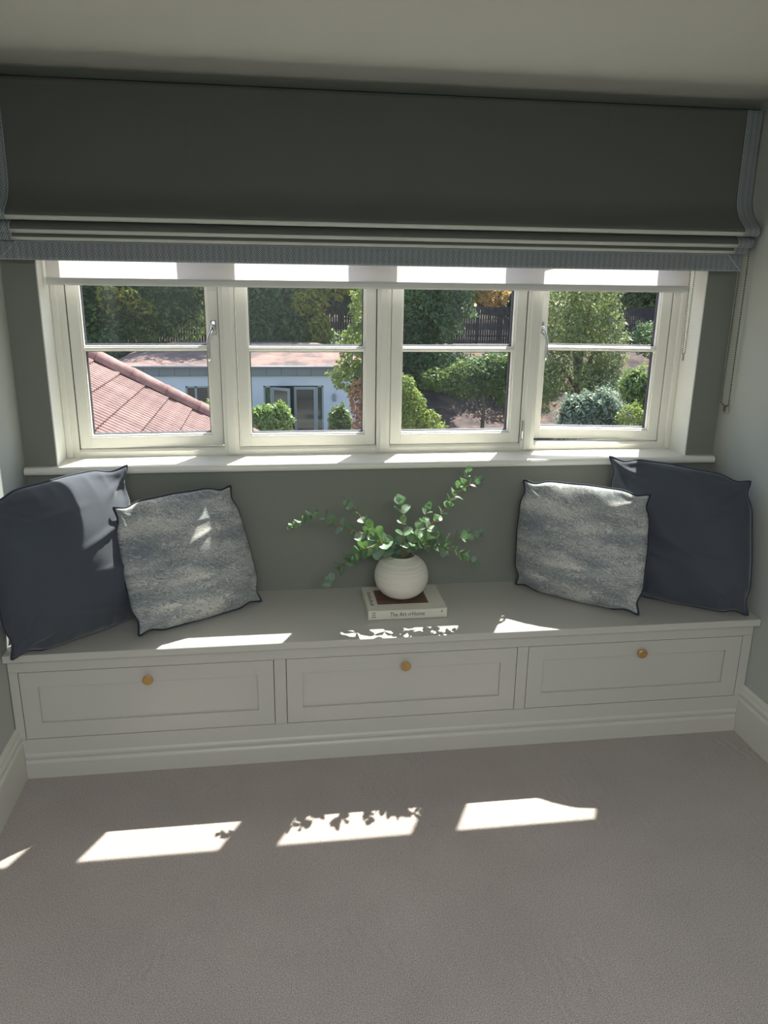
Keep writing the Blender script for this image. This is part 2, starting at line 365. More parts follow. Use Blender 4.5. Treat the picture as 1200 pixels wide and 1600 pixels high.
# stepped bead along the jambs
b.box(FX0, FX0+.022, YF0-.012, YF0+.002, FB, FT, .003); b.box(FX1-.022, FX1, YF0-.012, YF0+.002, FB, FT, .003)
wp(b.build('outer_frame', M['white']))
for i in range(3):
    x0, x1 = OPEN[i][1], OPEN[i+1][0]
    b = MB(); b.box(x0, x1, YF0-.004, YF1, FB+.004, ZT+.002, .003); b.box(x0+.012, x1-.012, YF0-.010, YF0, FB+.004, ZT, .003)
    wp(b.build('mullion', M['white']))
# dark draught seals in the rebate around each casement
b = MB()
for x0, x1 in OPEN:
    b.box(x0-.001, x0+.002, YF0+.012, YF0+.02, ZB, ZT); b.box(x1-.002, x1+.001, YF0+.012, YF0+.02, ZB, ZT)
wp(b.build('draught_seal', M['gasket']))

def casement(x0, x1, hinge, ang, handle):
    """A casement in local space: origin on the hinge line, x along the sash."""
    w_ = x1-x0-.006; s = 1 if hinge == 'L' else -1
    hx = x0+.003 if s > 0 else x1-.003
    e = empty('casement', (0, 0, 0)); e.parent = win
    e.location = Vector((hx, YF0+.006, ZB+.003))-Vector((1.296, .16, ZS)); e.rotation_euler = (0, 0, ang*s)
    H = ZT-ZB-.006; st = .040; D = .058
    X = lambda a, c: (min(s*a, s*c), max(s*a, s*c))
    def bb(m_, a, c, y0, y1, z0, z1, bev=.003): xa, xb = X(a, c); m_.box(xa, xb, y0, y1, z0, z1, bev)
    f = MB()
    bb(f, 0, st, 0, D, 0, H); bb(f, w_-st, w_, 0, D, 0, H); bb(f, st-.002, w_-st+.002, 0, D, 0, .042); bb(f, st-.002, w_-st+.002, 0, D, H-.042, H)
    f.build('sash_frame', M['white'], e)
    g = MB()                                       # bead round the glass, standing a little back
    zt = 1.365-ZB-.003
    bb(g, st-.003, st+.006, .006, .03, .04, H-.04, .002); bb(g, w_-st-.006, w_-st+.003, .006, .03, .04, H-.04, .002)
    bb(g, st, w_-st, .006, .03, .038, .047, .002); bb(g, st, w_-st, .006, .03, H-.047, H-.038, .002)
    g.build('glazing_bead', M['white'], e)
    t_ = MB(); bb(t_, st+.002, w_-st-.002, .004, .062, zt, zt+.020, .004); bb(t_, st+.002, w_-st-.002, -.002, .012, zt+.005, zt+.015, .004)
    t_.build('glazing_bar', M['white'], e)
    for z0, z1 in ((.044, zt+.002), (zt+.018, H-.044)):
        p = MB(); xa, xb = X(st+.003, w_-st-.003); p.poly([(xa, .030, z0), (xb, .030, z0), (xb, .030, z1), (xa, .030, z1)])
        p.build('pane', M['glass'], e)
        k = MB()
        for (a, c) in ((st+.003, st+.009), (w_-st-.009, w_-st-.003)): bb(k, a, c, .031, .052, z0, z1, 0)
        bb(k, st+.003, w_-st-.003, .031, .052, z0, z0+.006, 0); bb(k, st+.003, w_-st-.003, .031, .052, z1-.006, z1, 0)
        k.build('glazing_spacer', M['gasket'], e)
        p = MB(); p.poly([(xa, .053, z0), (xb, .053, z0), (xb, .053, z1), (xa, .053, z1)]); p.build('pane', M['glass'], e)
    if handle:
        h = MB(); hxx = s*(w_-.020); zc = 1.452-ZB
        h.box(hxx-.011, hxx+.011, -.006, .001, zc-.032, zc+.022, .003)
        h.tube([(hxx, -.004, zc), (hxx, -.030, zc), (hxx, -.042, zc-.004), (hxx-s*.004, -.046, zc-.014), (hxx-s*.014, -.046, zc-.034), (hxx-s*.020, -.046, zc-.050),
                (hxx-s*.020, -.046, zc-.075), (hxx-s*.019, -.045, zc-.105), (hxx-s*.018, -.044, zc-.125)],
               [.009, .009, .009, .008, .0065, .006, .0062, .0062, .005], 10)
        h.build('handle', M['chrome'], e, True)
    return e
casement(*OPEN[0], 'L', math.radians(3.2), True)
casement(*OPEN[1], 'L', 0, False)
casement(*OPEN[2], 'R', 0, False)
casement(*OPEN[3], 'R', math.radians(9.5), True)
# small stay plate at the foot of the third mullion
h = MB(); h.box(1.846, 1.852, YF0-.012, YF0-.006, 1.02, 1.10, .001); h.tube([(1.848, YF0-.016, 1.10), (1.846, YF0-.02, 1.06), (1.848, YF0-.014, 1.03)], .003, 6)
wp(h.build('hinge_plate', M['chrome']))

# ------------------------------------------------------------------ window seat
ZBE = .471; DF = .426; DN = .460
seat = tag(empty('window_seat', (1.3, -.21, 0)), 'built-in painted window seat with three shaker drawers under the windows', 'window seat')
def sp(o): o.parent = seat; o.matrix_parent_inverse = Matrix.Translation((-1.3, .21, 0)); return o
b = MB(); TT = .026
b.prism([(-.001, ZBE), (-DN+.002, ZBE), (-DN, ZBE-.002), (-DN, ZBE-TT+.002), (-DN+.002, ZBE-TT), (-.001, ZBE-TT)], .003, W-.003, 'x')
sp(b.build('seat_top', M['bench']))
DR = [(.031, .853), (.8925, 1.7055), (1.7445, 2.561)]; DZ0, DZ1 = .146, .394
b = MB()
fy0, fy1 = -DF, -DF+.022
b.box(.003, W-.003, fy0, fy1, DZ1, ZBE-TT+.001); b.box(.003, W-.003, fy0, fy1, .09, DZ0)
xs = [.003]+[v for d in DR for v in d]+[W-.003]
for i in range(0, 8, 2): b.box(xs[i], xs[i+1], fy0, fy1, DZ0-.001, DZ1+.001)
sp(b.build('face_frame', M['bench']))
b = MB(); b.box(.003, W-.003, -.40, -.38, .09, ZBE-TT); sp(b.build('carcass', M['gap']))
b = MB(); b.prism([(-.40, 0), (-DF-.006, 0), (-DF-.006, .055), (-DF-.0045, .060), (-DF-.0015, .064), (-DF-.001, .070), (-DF-.004, .076), (-DF-.0038, .084), (-DF+.001, .094), (-DF+.004, .107), (-.40, .107)], .021, W-.021, 'x')
b.box(.003, .021, -.42, -.40, 0, .1); b.box(W-.021, W-.003, -.42, -.40, 0, .1)
sp(b.build('plinth', M['bench']))
PZ0, PZ1 = .205, .338
PX = [(.088, .797), (.948, 1.646), (1.803, 2.500)]
KX = [.440, 1.303, 2.164]
for (x0, x1), (p0, p1), kx in zip(DR, PX, KX):
    g = .0022; b = MB(); a0, a1, c0, c1 = x0+g, x1-g, DZ0+g, DZ1-g
    b.box(a0, p0, fy0, fy1-.002, c0, c1, .0006); b.box(p1, a1, fy0, fy1-.002, c0, c1, .0006)
    b.box(p0-.001, p1+.001, fy0, fy1-.002, c0, PZ0, .0006); b.box(p0-.001, p1+.001, fy0, fy1-.002, PZ1, c1, .0006)
    b.box(p0-.002, p1+.002, fy0+.010, fy1-.003, PZ0-.002, PZ1+.002)
    dr = sp(b.build('drawer', M['bench']))
    k = MB(); k.lathe([(.0065, 0), (.0062, -.006), (.0058, -.012), (.0065, -.016), (.0135, -.0175), (.0160, -.019), (.0168, -.0215), (.0166, -.0275), (.0150, -.0290), (.0128, -.0292), (.0124, -.0278), (.0, -.0278)][:-1], 28, 'y', (kx, fy0, .355))
    kn = k.build('knob', M['brass'], None, False); kn.parent = dr; kn.matrix_parent_inverse = Matrix.Translation((-1.3, .21, 0))@Matrix.Identity(4)
    kn.matrix_parent_inverse = Matrix.Identity(4)

# ------------------------------------------------------------------ roman blind
def sheet(prof, x0, x1, nx, th, jig=0, seed=0):
    """cloth sheet swept along x with a (y, z) profile; thickness th away from +y"""
    r = random.Random(seed); n = len(prof); V = []; Fc = []
    ph = [r.uniform(0, 6.28) for _ in range(6)]
    def off(x, i):
        if not jig: return 0
        return jig*(math.sin(x*2.3+ph[0])*.5+math.sin(x*5.1+ph[1]+i*.25)*.3+math.sin(x*11+ph[2]+i*.5)*.2)
    for k in range(2):
        for j in range(nx+1):
            x = x0+(x1-x0)*j/nx
            for i, (y, z) in enumerate(prof):
                a = prof[max(i-1, 0)]; c = prof[min(i+1, n-1)]; d = math.hypot(c[0]-a[0], c[1]-a[1]) or 1
                ny, nz = (c[1]-a[1])/d, -(c[0]-a[0])/d
                V.append((x, y+off(x, i)-(-ny)*th*k*-1*-1, z+nz*th*k*1+off(x, i)*.15))
    m_ = (nx+1)*n
    for j in range(nx):
        for i in range(n-1):
            a = j*n+i; Fc.append((a, a+1, a+n+1, a+n)); q = a+m_; Fc.append((q+n, q+n+1, q+1, q))
    for i in range(n-1): Fc.append((i+1, i, m_+i, m_+i+1)); a = nx*n+i; Fc.append((a, a+1, m_+a+1, m_+a))
    for j in range(nx): Fc.append((j*n, (j+1)*n, m_+(j+1)*n, m_+j*n)); a = j*n+n-1; Fc.append((a+n, a, m_+a, m_+a+n))
    return V, Fc
def smooth_prof(pts, sub=5):
    out = []
    for i in range(len(pts)-1):
        p0 = pts[max(i-1, 0)]; p1 = pts[i]; p2 = pts[i+1]; p3 = pts[min(i+2, len(pts)-1)]
        for s in range(sub):
            t = s/sub
            out.append(tuple(.5*((2*p1[k])+(-p0[k]+p2[k])*t+(2*p0[k]-5*p1[k]+4*p2[k]-p3[k])*t*t+(-p0[k]+3*p1[k]-3*p2[k]+p3[k])*t**3) for k in (0, 1)))
    out.append(pts[-1]); return out
rb = tag(empty('roman_blind', (1.3, -.04, 2.2)), 'dark grey-green roman blind with a woven border, folded up above the windows', 'blind')
def rp(o): o.parent = rb; o.matrix_parent_inverse = Matrix.Translation((-1.3, .04, -2.2)); return o
BX0, BX1, BW = .010, W-.012, .058
profs = [
    smooth_prof([(-.042, 2.208), (-.043, 2.12), (-.044, 2.02), (-.046, 1.945), (-.052, 1.895), (-.075, 1.857), (-.103, 1.832), (-.121, 1.818), (-.127, 1.808), (-.122, 1.799), (-.108, 1.796), (-.08, 1.798), (-.05, 1.806)]),
    smooth_prof([(-.050, 1.806), (-.085, 1.790), (-.101, 1.779), (-.106, 1.768), (-.101, 1.759), (-.088, 1.757), (-.05, 1.764)]),
    smooth_prof([(-.048, 1.764), (-.072, 1.760), (-.088, 1.754), (-.093, 1.746), (-.088, 1.738), (-.076, 1.737), (-.045, 1.742)]),
    smooth_prof([(-.045, 1.746), (-.058, 1.744), (-.064, 1.736), (-.066, 1.71), (-.066, 1.674)])]
fold_x = [(BX0, BX1), (BX0+.004, BX1-.006), (BX0+.004, BX1-.012), (BX0+.012, BX1-.022)]
for i, (pf, (x0, x1)) in enumerate(zip(profs, fold_x)):
    nm = ['blind_panel', 'blind_fold', 'blind_fold', 'blind_flap'][i]
    V, Fc = sheet(pf, x0, x1, 90, .0015, .0022 if i < 3 else .001, i+3); rp(raw(nm, V, Fc, M['blind'], None, True))
    if i < 3:   # pale strip: light caught under each turned fold, put in as colour
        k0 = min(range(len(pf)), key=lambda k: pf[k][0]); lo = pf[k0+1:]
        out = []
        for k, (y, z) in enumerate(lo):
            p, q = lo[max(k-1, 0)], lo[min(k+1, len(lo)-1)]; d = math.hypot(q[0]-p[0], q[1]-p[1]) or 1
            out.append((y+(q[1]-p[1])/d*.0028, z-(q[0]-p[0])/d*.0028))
        V, Fc = sheet(out, x0+BW, x1-BW, 90, .0006, .0022, i+3); rp(raw('fold_highlight', V, Fc, M['foldlight'], None, True))
    # side borders lie 2 mm proud of the cloth, with a fine cord on their inner edge
    for sx in (0, 1):
        a, c = (x0-.001, x0+BW) if sx == 0 else (x1-BW, x1+.001)
        pr = [(y-.0022-.0008*0, z) for y, z in pf]
        # push outwards along the profile normal
        out = []
        for k, (y, z) in enumerate(pf):
            p, q = pf[max(k-1, 0)], pf[min(k+1, len(pf)-1)]; d = math.hypot(q[0]-p[0], q[1]-p[1]) or 1
            out.append((y+(q[1]-p[1])/d*.0035, z-(q[0]-p[0])/d*.0035))
        V, Fc = sheet(out, a, c, 6, .0012, .0022 if i < 3 else .001, i+3); rp(raw('side_border', V, Fc, M['border'], None, True))
        cx = c if sx == 0 else a
        rp(MB().tube([(cx, y-.0012, z) for y, z in out], .0012, 5).build('border_cord', M['bordercord'], None, True))
x0, x1 = fold_x[3]
b = MB(); b.box(x0-.001, x1+.001, -.0715, -.0685, 1.673, 1.731, .0008)
rp(b.build('bottom_border', M['border']))
b = MB()
b.tube([(x0+.05, -.072, 1.731), (x1-.05, -.072, 1.731)], .0011, 5); b.tube([(x0, -.072, 1.676), (x1, -.072, 1.676)], .0012, 5)
b.tube([(x0+.002, -.072, 1.677), (x0+.056, -.072, 1.730)], .0011, 5); b.tube([(x1-.002, -.072, 1.677), (x1-.056, -.072, 1.730)], .0011, 5)
rp(b.build('border_cord', M['bordercord']))
for sx in (.62, 2.03):
    rp(MB().tube([(sx, y-.0006, z) for y, z in profs[0][:-12]], .0011, 5).build('seam', M['blind'], None, True))
# stitching above the hem
b = MB(); x = x0+.06
while x < x1-.06: b.box(x, x+.006, -.0728, -.0712, 1.6805, 1.6818); x += .011
st = rp(b.build('hem_stitch', M['bordercord'])); st['kind'] = 'stuff'
rp(MB().box(.02, W-.02, -.040, -.002, 2.168, 2.212, .002).build('headrail', M['gap']))
def chain(p_top1, p_top2, p_bot1, p_bot2, r, step):
    b = MB()
    pts = []
    for a, c in ((p_top1, p_bot1), (p_top2, p_bot2)):
        a, c = Vector(a), Vector(c); n = int((a-c).length/step)
        for i in range(n+1): b.ball(a.lerp(c, i/n), r)
        b.tube([a, c], r*.22, 4)
    a, c = Vector(p_bot1), Vector(p_bot2); mid = (a+c)/2+Vector((0, 0, -.018))
    for i in range(7):
        t = i/6; b.ball(a*(1-t)**2+2*mid*t*(1-t)+c*t**2, r)
    b.lathe([(.003, 0), (.004, -.006), (.004, -.016), (.002, -.02)], 8, 'z', tuple(mid+Vector((0, 0, .006))))
    return b
rp(chain((2.572, -.058, 1.76), (2.582, -.085, 1.76), (2.578, -.045, 1.195), (2.586, -.085, 1.19), .0033, .0085).build('pull_chain', M['steelchain'], None, True))
# clip holding the blind's chain to the wall
b = MB(); b.box(W-.012, W-.001, -.072, -.058, 1.155, 1.18, .002); b.tube([(W-.012, -.065, 1.185), (W-.02, -.065, 1.17), (W-.014, -.065, 1.15)], .002, 6)
rp(b.build('chain_clip', M['plasticchain']))

# ------------------------------------------------------------------ roller blind in the reveal
rl = tag(empty('roller_blind', (1.3, .05, 1.8)), 'white translucent roller blind lowered a little inside the window reveal', 'blind')
def lp(o): o.parent = rl; o.matrix_parent_inverse = Matrix.Translation((-1.3, -.05, -1.8)); return o
RY = .072
V, Fc = [], []
for j in range(41):
    x = XO0+.012+(XO1-.046-XO0)*j/40
    for z in (1.95, 1.86, 1.78, 1.70, 1.617): V.append((x, RY+.0012*math.sin(x*7)*(1.95-z)/.33*(z-1.6), z))
for j in range(40):
    for i in range(4): a = j*5+i; Fc.append((a, a+1, a+6, a+5))
lp(raw('fabric', V, Fc, M['roller'], None, True))
lp(MB().prism([(RY-.006, 1.595), (RY-.008, 1.601), (RY-.008, 1.613), (RY-.005, 1.620), (RY+.005, 1.620), (RY+.008, 1.613), (RY+.008, 1.601), (RY+.006, 1.595)], XO0+.010, XO1-.030, 'x').build('bottom_bar', M['rollerbar']))
lp(MB().tube([(XO0+.008, RY+.014, 1.955), (XO1-.030, RY+.014, 1.955)], .018, 16).build('roller_tube', M['rollerbar'], None, True))
lp(MB().box(XO1-.028, XO1-.006, RY-.02, RY+.04, 1.93, 1.984, .002).build('bracket', M['rollerbar']))
lp(chain((2.415, .015, 1.93), (2.444, .022, 1.93), (2.428, .015, 1.375), (2.442, .022, 1.378), .0030, .0080).build('pull_chain', M['plasticchain'], None, True))

# ------------------------------------------------------------------ cushions
def cushion(name, label, group, TL, TR, BR, BL, th, m_face, m_pipe, seed, N=72, pinch=.060, fold=None, wr=1.0, ears=(0, 0, 0, 0)):
    TL, TR, BR, BL = [Vector(p) for p in (TL, TR, BR, BL)]
    nrm = (TR-BL).cross(TL-BR).normalized()
    if nrm.y > 0: nrm = -nrm
    r = random.Random(seed); V = []; Fc = []; UV = []
    ctr = (TL+TR+BR+BL)/4
    e = tag(empty(name, (ctr.x, ctr.y, ZBE)), label, 'cushion', group)
    waves = [(r.uniform(4, 10), r.uniform(4, 10), r.uniform(0, 6.28), r.uniform(-1, 1)) for _ in range(6)]
    def P(u, v, side):
        ins = lambda t: pinch*math.exp(-((abs(t)-.80)/.15)**2)-.022*(1-t*t)+.004*math.sin(t*9+seed)*(1-t*t)
        pu = u*(1-ins(v)*abs(u)**3); pv = v*(1-ins(u)*abs(v)**3)
        s, t = (pu+1)/2, (pv+1)/2
        p = (BL*(1-s)+BR*s)*(1-t)+(TL*(1-s)+TR*s)*t
        au, av = abs(u), abs(v)
        h = th*max(0, (1-au**2.3))**.5*max(0, (1-av**2.3))**.5
        h *= 1+.14*math.cos(v*1.6+.9)
        wsum = sum(a*math.sin(f1*u+f2*v+ph) for f1, f2, ph, a in waves)*.0020
        ridge = lambda t, wd: math.exp(-(((t/math.pi) % 1-.5)/wd)**2)-.35
        for cu, cv in ((-1, -1), (1, -1), (1, 1), (-1, 1)):           # creases running in from the corners
            du, dv = u-cu, v-cv; d = math.hypot(du, dv); an = math.atan2(dv*cv*-1, du*cu*-1)
            if d > .02: wsum += .0080*math.exp(-((d-.34)/.22)**2)*ridge(an*5.2+seed*1.3+cu*2+cv+d*1.5, .16)*min(1, h/th*2.5)
        wsum += .0045*math.exp(-((1-au)/.13))*ridge(v*13+seed+u, .2)+.0045*math.exp(-((1-av)/.13))*ridge(u*12+seed*2+v, .2)   # gathers along the piping
        for k in range(4):                                            # long soft drag folds
            c0 = waves[k][2]/6.28*1.3-.65; wsum += .0055*math.exp(-((v-c0+u*waves[k][3]*.4)/.035)**2)*math.exp(-((u-waves[k+1][3]*.6)/.38)**2)
        edge = min(1, (1-au)*12)*min(1, (1-av)*12)
        q = p+nrm*side*(h+wsum*wr*edge*(1 if side > 0 else .3))
        # ears bent forward/back
        for k, (cu, cv) in enumerate(((-1, 1), (1, 1), (1, -1), (-1, -1))):
            d = math.hypot(u-cu, v-cv)
            if ears[k]: q += nrm*ears[k]*math.exp(-(d/.22)**2)
        q.z = max(q.z, ZBE+.002+.004*(1-edge)); q.y = min(q.y, -.006); q.x = min(max(q.x, .006), W-.006)
        return q
    idx = {}
    def g(k): a = -1+2*k/N; return math.copysign(abs(a)**.8, a)
    for side in (1, -1):
        for j in range(N+1):
            for i in range(N+1):
                border = i in (0, N) or j in (0, N)
                if border and side == -1: idx[(side, i, j)] = idx[(1, i, j)]; continue
                idx[(side, i, j)] = len(V); V.append(P(g(i), g(j), side)-Vector((ctr.x, ctr.y, ZBE)))
                UV.append(((g(i)+1)/2+(0 if side > 0 else 1.3), (g(j)+1)/2))
        for j in range(N):
            for i in range(N):
                q = [idx[(side, i, j)], idx[(side, i+1, j)], idx[(side, i+1, j+1)], idx[(side, i, j+1)]]
                Fc.append(q if side > 0 else q[::-1])
    o = raw('cover', V, Fc, m_face, e, True)
    ul = o.data.uv_layers.new(name='UVMap')
    for lo in o.data.loops: ul.data[lo.index].uv = UV[lo.vertex_index]
    ring = [(i, 0) for i in range(N)]+[(N, j) for j in range(N)]+[(i, N) for i in range(N, 0, -1)]+[(0, j) for j in range(N, -1, -1)]
    pts = [Vector(V[idx[(1, i, j)]]) for i, j in ring]
    MB().tube(pts, .0042, 7, False).build('piping', m_pipe, e, True)
    return e
G1 = 'slate linen cushions'; G2 = 'brush-stroke print cushions'
cushion('cushion', 'large slate-blue linen cushion leaning in the left corner of the seat', G1,
        (.008, -.462, .985), (.328, -.052, .990), (.425, -.150, .478), (.045, -.505, .478), .115, M['slate'], M['slatepipe'], 3, ears=(.01, .05, .0, .0), wr=1.9)
cushion('cushion', 'grey and cream brush-stroke print cushion in front of the left slate cushion', G2,
        (.332, -.240, .890), (.713, -.052, .908), (.812, -.120, .478), (.404, -.372, .478), .078, M['print'], M['navypipe'], 11, ears=(.01, .0, .0, .01))
cushion('cushion', 'grey and cream brush-stroke print cushion on the right half of the seat', G2,
        (1.797, -.085, .915), (2.205, -.295, .905), (2.168, -.385, .478), (1.800, -.060, .478), .085, M['print'], M['navypipe'], 23, ears=(.0, .0, .01, -.01))
cushion('cushion', 'large slate-blue linen cushion leaning in the right corner of the seat', G1,
        (2.145, -.062, .995), (2.588, -.290, .945), (2.560, -.440, .478), (2.190, -.165, .478), .105, M['slate'], M['slatepipe'], 31, ears=(.05, .03, 0, 0), wr=1.9)

# ------------------------------------------------------------------ book
M['cover'] = mat('book_cover', srgb(214, 210, 196), .45, noise=(20, .02)); M['pages'] = mat('book_pages', srgb(232, 226, 208), .8)
M['ink'] = mat('ink', (.05, .05, .05), .6); M['photo'] = mat('cover_photo', srgb(110, 84, 72), .5, noise=(30, .5)); M['greyink'] = mat('grey_ink', srgb(120, 116, 106), .6)
bx0, bx1, by0, by1, bz0, bz1 = 1.186, 1.470, -.318, -.100, ZBE+.0005, ZBE+.0385
bk = tag(empty('book', (1.328, -.209, ZBE)), 'thick cream hardback book lying flat under the round vase', 'book')
def bpn(o): o.parent = bk; o.matrix_parent_inverse = Matrix.Translation((-1.328, .209, -ZBE)); return o
b = MB(); b.box(bx0, bx1, by0, by1, bz1-.003, bz1, .0008); b.box(bx0, bx1, by0, by1, bz0, bz0+.003, .0008); b.box(bx0, bx1, by0, by0+.003, bz0, bz1, .0012)
bpn(b.build('cover', M['cover'])); bpn(MB().box(bx0+.004, bx1-.004, by0+.003, by1-.004, bz0+.003, bz1-.003).build('page_block', M['pages']))
bpn(MB().box(1.226, 1.412, -.268, -.135, bz1-.0005, bz1+.0003).build('cover_picture', M['photo']))
def text(s, size, loc, rot, m_, parentfn, name, ext=.0002, shear=0, sx=1):
    cu = bpy.data.curves.new('t', 'FONT'); cu.body = s; cu.size = size; cu.align_x = 'CENTER'; cu.align_y = 'CENTER'; cu.extrude = ext; cu.shear = shear; cu.resolution_u = 3
    to = bpy.data.objects.new('t', cu); COL.objects.link(to); bpy.context.view_layer.update()
    me = bpy.data.meshes.new_from_object(to.evaluated_get(bpy.context.evaluated_depsgraph_get())); bpy.data.objects.remove(to)
    me.transform(Matrix.Translation(loc)@rot@Matrix.Diagonal((sx, 1, 1, 1))); me.materials.clear()
    return parentfn(link_mesh(name, me, m_))
RX = Matrix.Rotation(math.radians(90), 4, 'X'); zc = (bz0+bz1)/2
text('The Art', .0225, (1.3055-.012, by0-.0004, zc), RX, M['ink'], bpn, 'spine_title', sx=.82)
text('of', .0165, (1.3370-.004, by0-.0004, zc), RX, M['ink'], bpn, 'spine_title', shear=.35, sx=.8)
text('Home', .0225, (1.369-.003, by0-.0004, zc), RX, M['ink'], bpn, 'spine_title', sx=.82)
b = MB()                                  # small print at the spine's foot and the faint lettering on the cover, too small to read
for k in range(3): b.box(1.199, 1.214-.002*(k % 2), by0-.0006, by0+.0002, zc+.008-k*.008, zc+.011-k*.008)
b.box(1.449, 1.453, by0-.0006, by0+.0002, zc+.002, zc+.011)
for k in range(7): b.box(1.200, 1.2125-.003*(k % 2), -.272+k*.018, -.262+k*.018, bz1-.0002, bz1+.0003)
o = bpn(b.build('small_print', M['greyink'])); o['kind'] = 'stuff'

# ------------------------------------------------------------------ vase and eucalyptus
VX, VY, VZ = 1.322, -.195, bz1+.0008
vz = tag(empty('vase', (VX, VY, VZ)), 'round off-white ribbed stoneware vase standing on the book', 'vase')
prof = []
for k in range(30):
    a = -1.18+k/29*2.24
    r = .0985*math.cos(a)**.86 if math.cos(a) > 0 else 0
    prof.append((r, .080+.0845*math.sin(a)))
prof = [(.036, .001)]+prof+[(.048, .1565), (.0475, .160), (.0455, .161), (.0435, .158), (.046, .150), (.070, .130), (.088, .095), (.088, .06), (.05, .02)]
rp_ = []
for i, (r, h) in enumerate(prof): rp_.append((r+(.0006*math.sin(i*2.4) if 3 < i < 28 else 0), h))
MB().lathe(rp_, 56).build('body', M['vase'], vz, True)

def leaf_mesh(k):
    # round cupped leaf with a midrib, stalk at origin, pointing along +x, length 1
    bm = bmesh.new(); n = 7; rows = []; asp = (.52, .44, .56, .36)[k]
    for i in range(n+1):
        t = i/n; wd = asp*math.sin(math.pi*min(1, t*.96+.04))**.62
        if i == n: wd = .0
        row = []
        for s in (-1, -.5, 0, .5, 1):
            z = .14*(s*wd)**2*3 - .22*t*t*(.4 if k % 2 else 1) - (.015 if s == 0 else 0)+.03*math.sin(t*5+s*2+k)
            row.append(bm.verts.new((t, s*wd, z)))
        rows.append(row)
    for i in range(n):
        for j in range(4): 
            try: bm.faces.new((rows[i][j], rows[i+1][j], rows[i+1][j+1], rows[i][j+1]))
            except ValueError: pass
    bmesh.ops.remove_doubles(bm, verts=bm.verts[:], dist=1e-4)
    me = bpy.data.meshes.new('leaf'); bm.to_mesh(me); bm.free(); me.shade_smooth(); me.materials.append(M['euc']); return me
LM = [leaf_mesh(k) for k in range(4)]
def stem(label, pix, nodes, rbig, rsmall, seed, start=.18, side=None, extra=()):
    r = random.Random(seed)
    ctrl = [Vector((VX+(pix[0][0]-625)*.0006, VY, VZ+.03))]+[at(*p) for p in pix]
    P_ = []
    for i in range(len(ctrl)-1):
        p0, p1, p2, p3 = ctrl[max(i-1, 0)], ctrl[i], ctrl[i+1], ctrl[min(i+2, len(ctrl)-1)]
        for s in range(6):
            t = s/6; P_.append(.5*((2*p1)+(-p0+p2)*t+(2*p0-5*p1+4*p2-p3)*t*t+(-p0+3*p1-3*p2+p3)*t**3))
    P_.append(ctrl[-1]); base = ctrl[0]
    e = tag(empty('eucalyptus_stem', base), label, 'foliage', 'eucalyptus stems in the vase')
    n = len(P_); MB().tube([p-base for p in P_], [.0016*(1-.7*i/n)+.0003 for i in range(n)], 6).build('stalk', M['eucstem'], e, True)
    rot = r.uniform(0, 3.14)
    k0 = int(n*start)
    for q in range(nodes):
        t = q/(nodes-1); i = min(n-2, int(k0+(n-1-k0)*t)); p = P_[i]; d = (P_[min(i+1, n-1)]-P_[max(i-1, 0)]).normalized()
        L = (rbig*(1-t)+rsmall*t)*r.uniform(.95, 1.3)
        a = d.cross(Vector((0, 0, 1))); a = (a if a.length > .1 else Vector((1, 0, 0))).normalized(); c = d.cross(a)
        rot += 1.57+r.uniform(-.35, .35)
        for s in (0, 1):
            an = rot+math.pi*s+r.uniform(-.2, .2)
            out = (a*math.cos(an)+c*math.sin(an))
            dirv = (out*1.0+d*(.55+.7*t)+Vector((0, -.15, .1))).normalized()
            nrm = (d*1.0-out*.35+Vector((r.uniform(-.5, .5), r.uniform(-.6, .2), r.uniform(-.3, .5)))).normalized()
            y_ = nrm.cross(dirv).normalized(); z_ = dirv.cross(y_)
            lf = link_mesh('leaf', LM[r.randrange(4)], None, e)
            m3 = Matrix((dirv, y_, z_)).transposed().to_4x4()
            lf.matrix_local = Matrix.Translation(p-base)@m3@Matrix.Scale(L, 4)
        # growing tip
    for s in range(2):
        d = (P_[-1]-P_[-3]).normalized(); dirv = (d+Vector((r.uniform(-.6, .6), r.uniform(-.5, .3), r.uniform(-.4, .6)))).normalized()
        y_ = dirv.cross(Vector((0, 1, .2))).normalized(); z_ = dirv.cross(y_)
        lf = link_mesh('leaf', LM[3], None, e); lf.matrix_local = Matrix.Translation(P_[-1]-base)@Matrix((dirv, y_, z_)).transposed().to_4x4()@Matrix.Scale(rsmall*1.2, 4)
    return e
stem('longest eucalyptus stem, reaching out to the far left of the vase', [(612, 864, -.195), (600, 852, -.23), (575, 838, -.29), (548, 828, -.31), (522, 818, -.32), (500, 804, -.31), (483, 806, -.30), (469, 816, -.30), (457, 822, -.30)], 15, .046, .018, 5, .12)
stem('eucalyptus stem drooping down at the lower left of the vase', [(610, 864, -.195), (597, 857, -.23), (578, 855, -.27), (560, 862, -.29), (547, 873, -.29), (533, 885, -.29), (520, 898, -.28), (513, 908, -.27)], 11, .046, .022, 8, .28)
stem('short eucalyptus stem rising left of the vase mouth, small tip leaves', [(614, 864, -.195), (601, 848, -.24), (585, 832, -.28), (570, 815, -.29), (555, 797, -.27), (545, 789, -.26)], 9, .046, .020, 13, .14)
stem('upright eucalyptus stem in the middle with pale leaves', [(627, 864, -.20), (630, 845, -.23), (630, 825, -.25), (628, 805, -.26), (627, 786, -.26)], 6, .042, .030, 17, .18)
stem('tallest eucalyptus stem, leaning up to the right', [(636, 864, -.20), (650, 846, -.22), (668, 826, -.24), (684, 808, -.24), (697, 793, -.23), (705, 778, -.22), (715, 763, -.21), (724, 750, -.20), (731, 738, -.19)], 13, .042, .020, 21, .14)
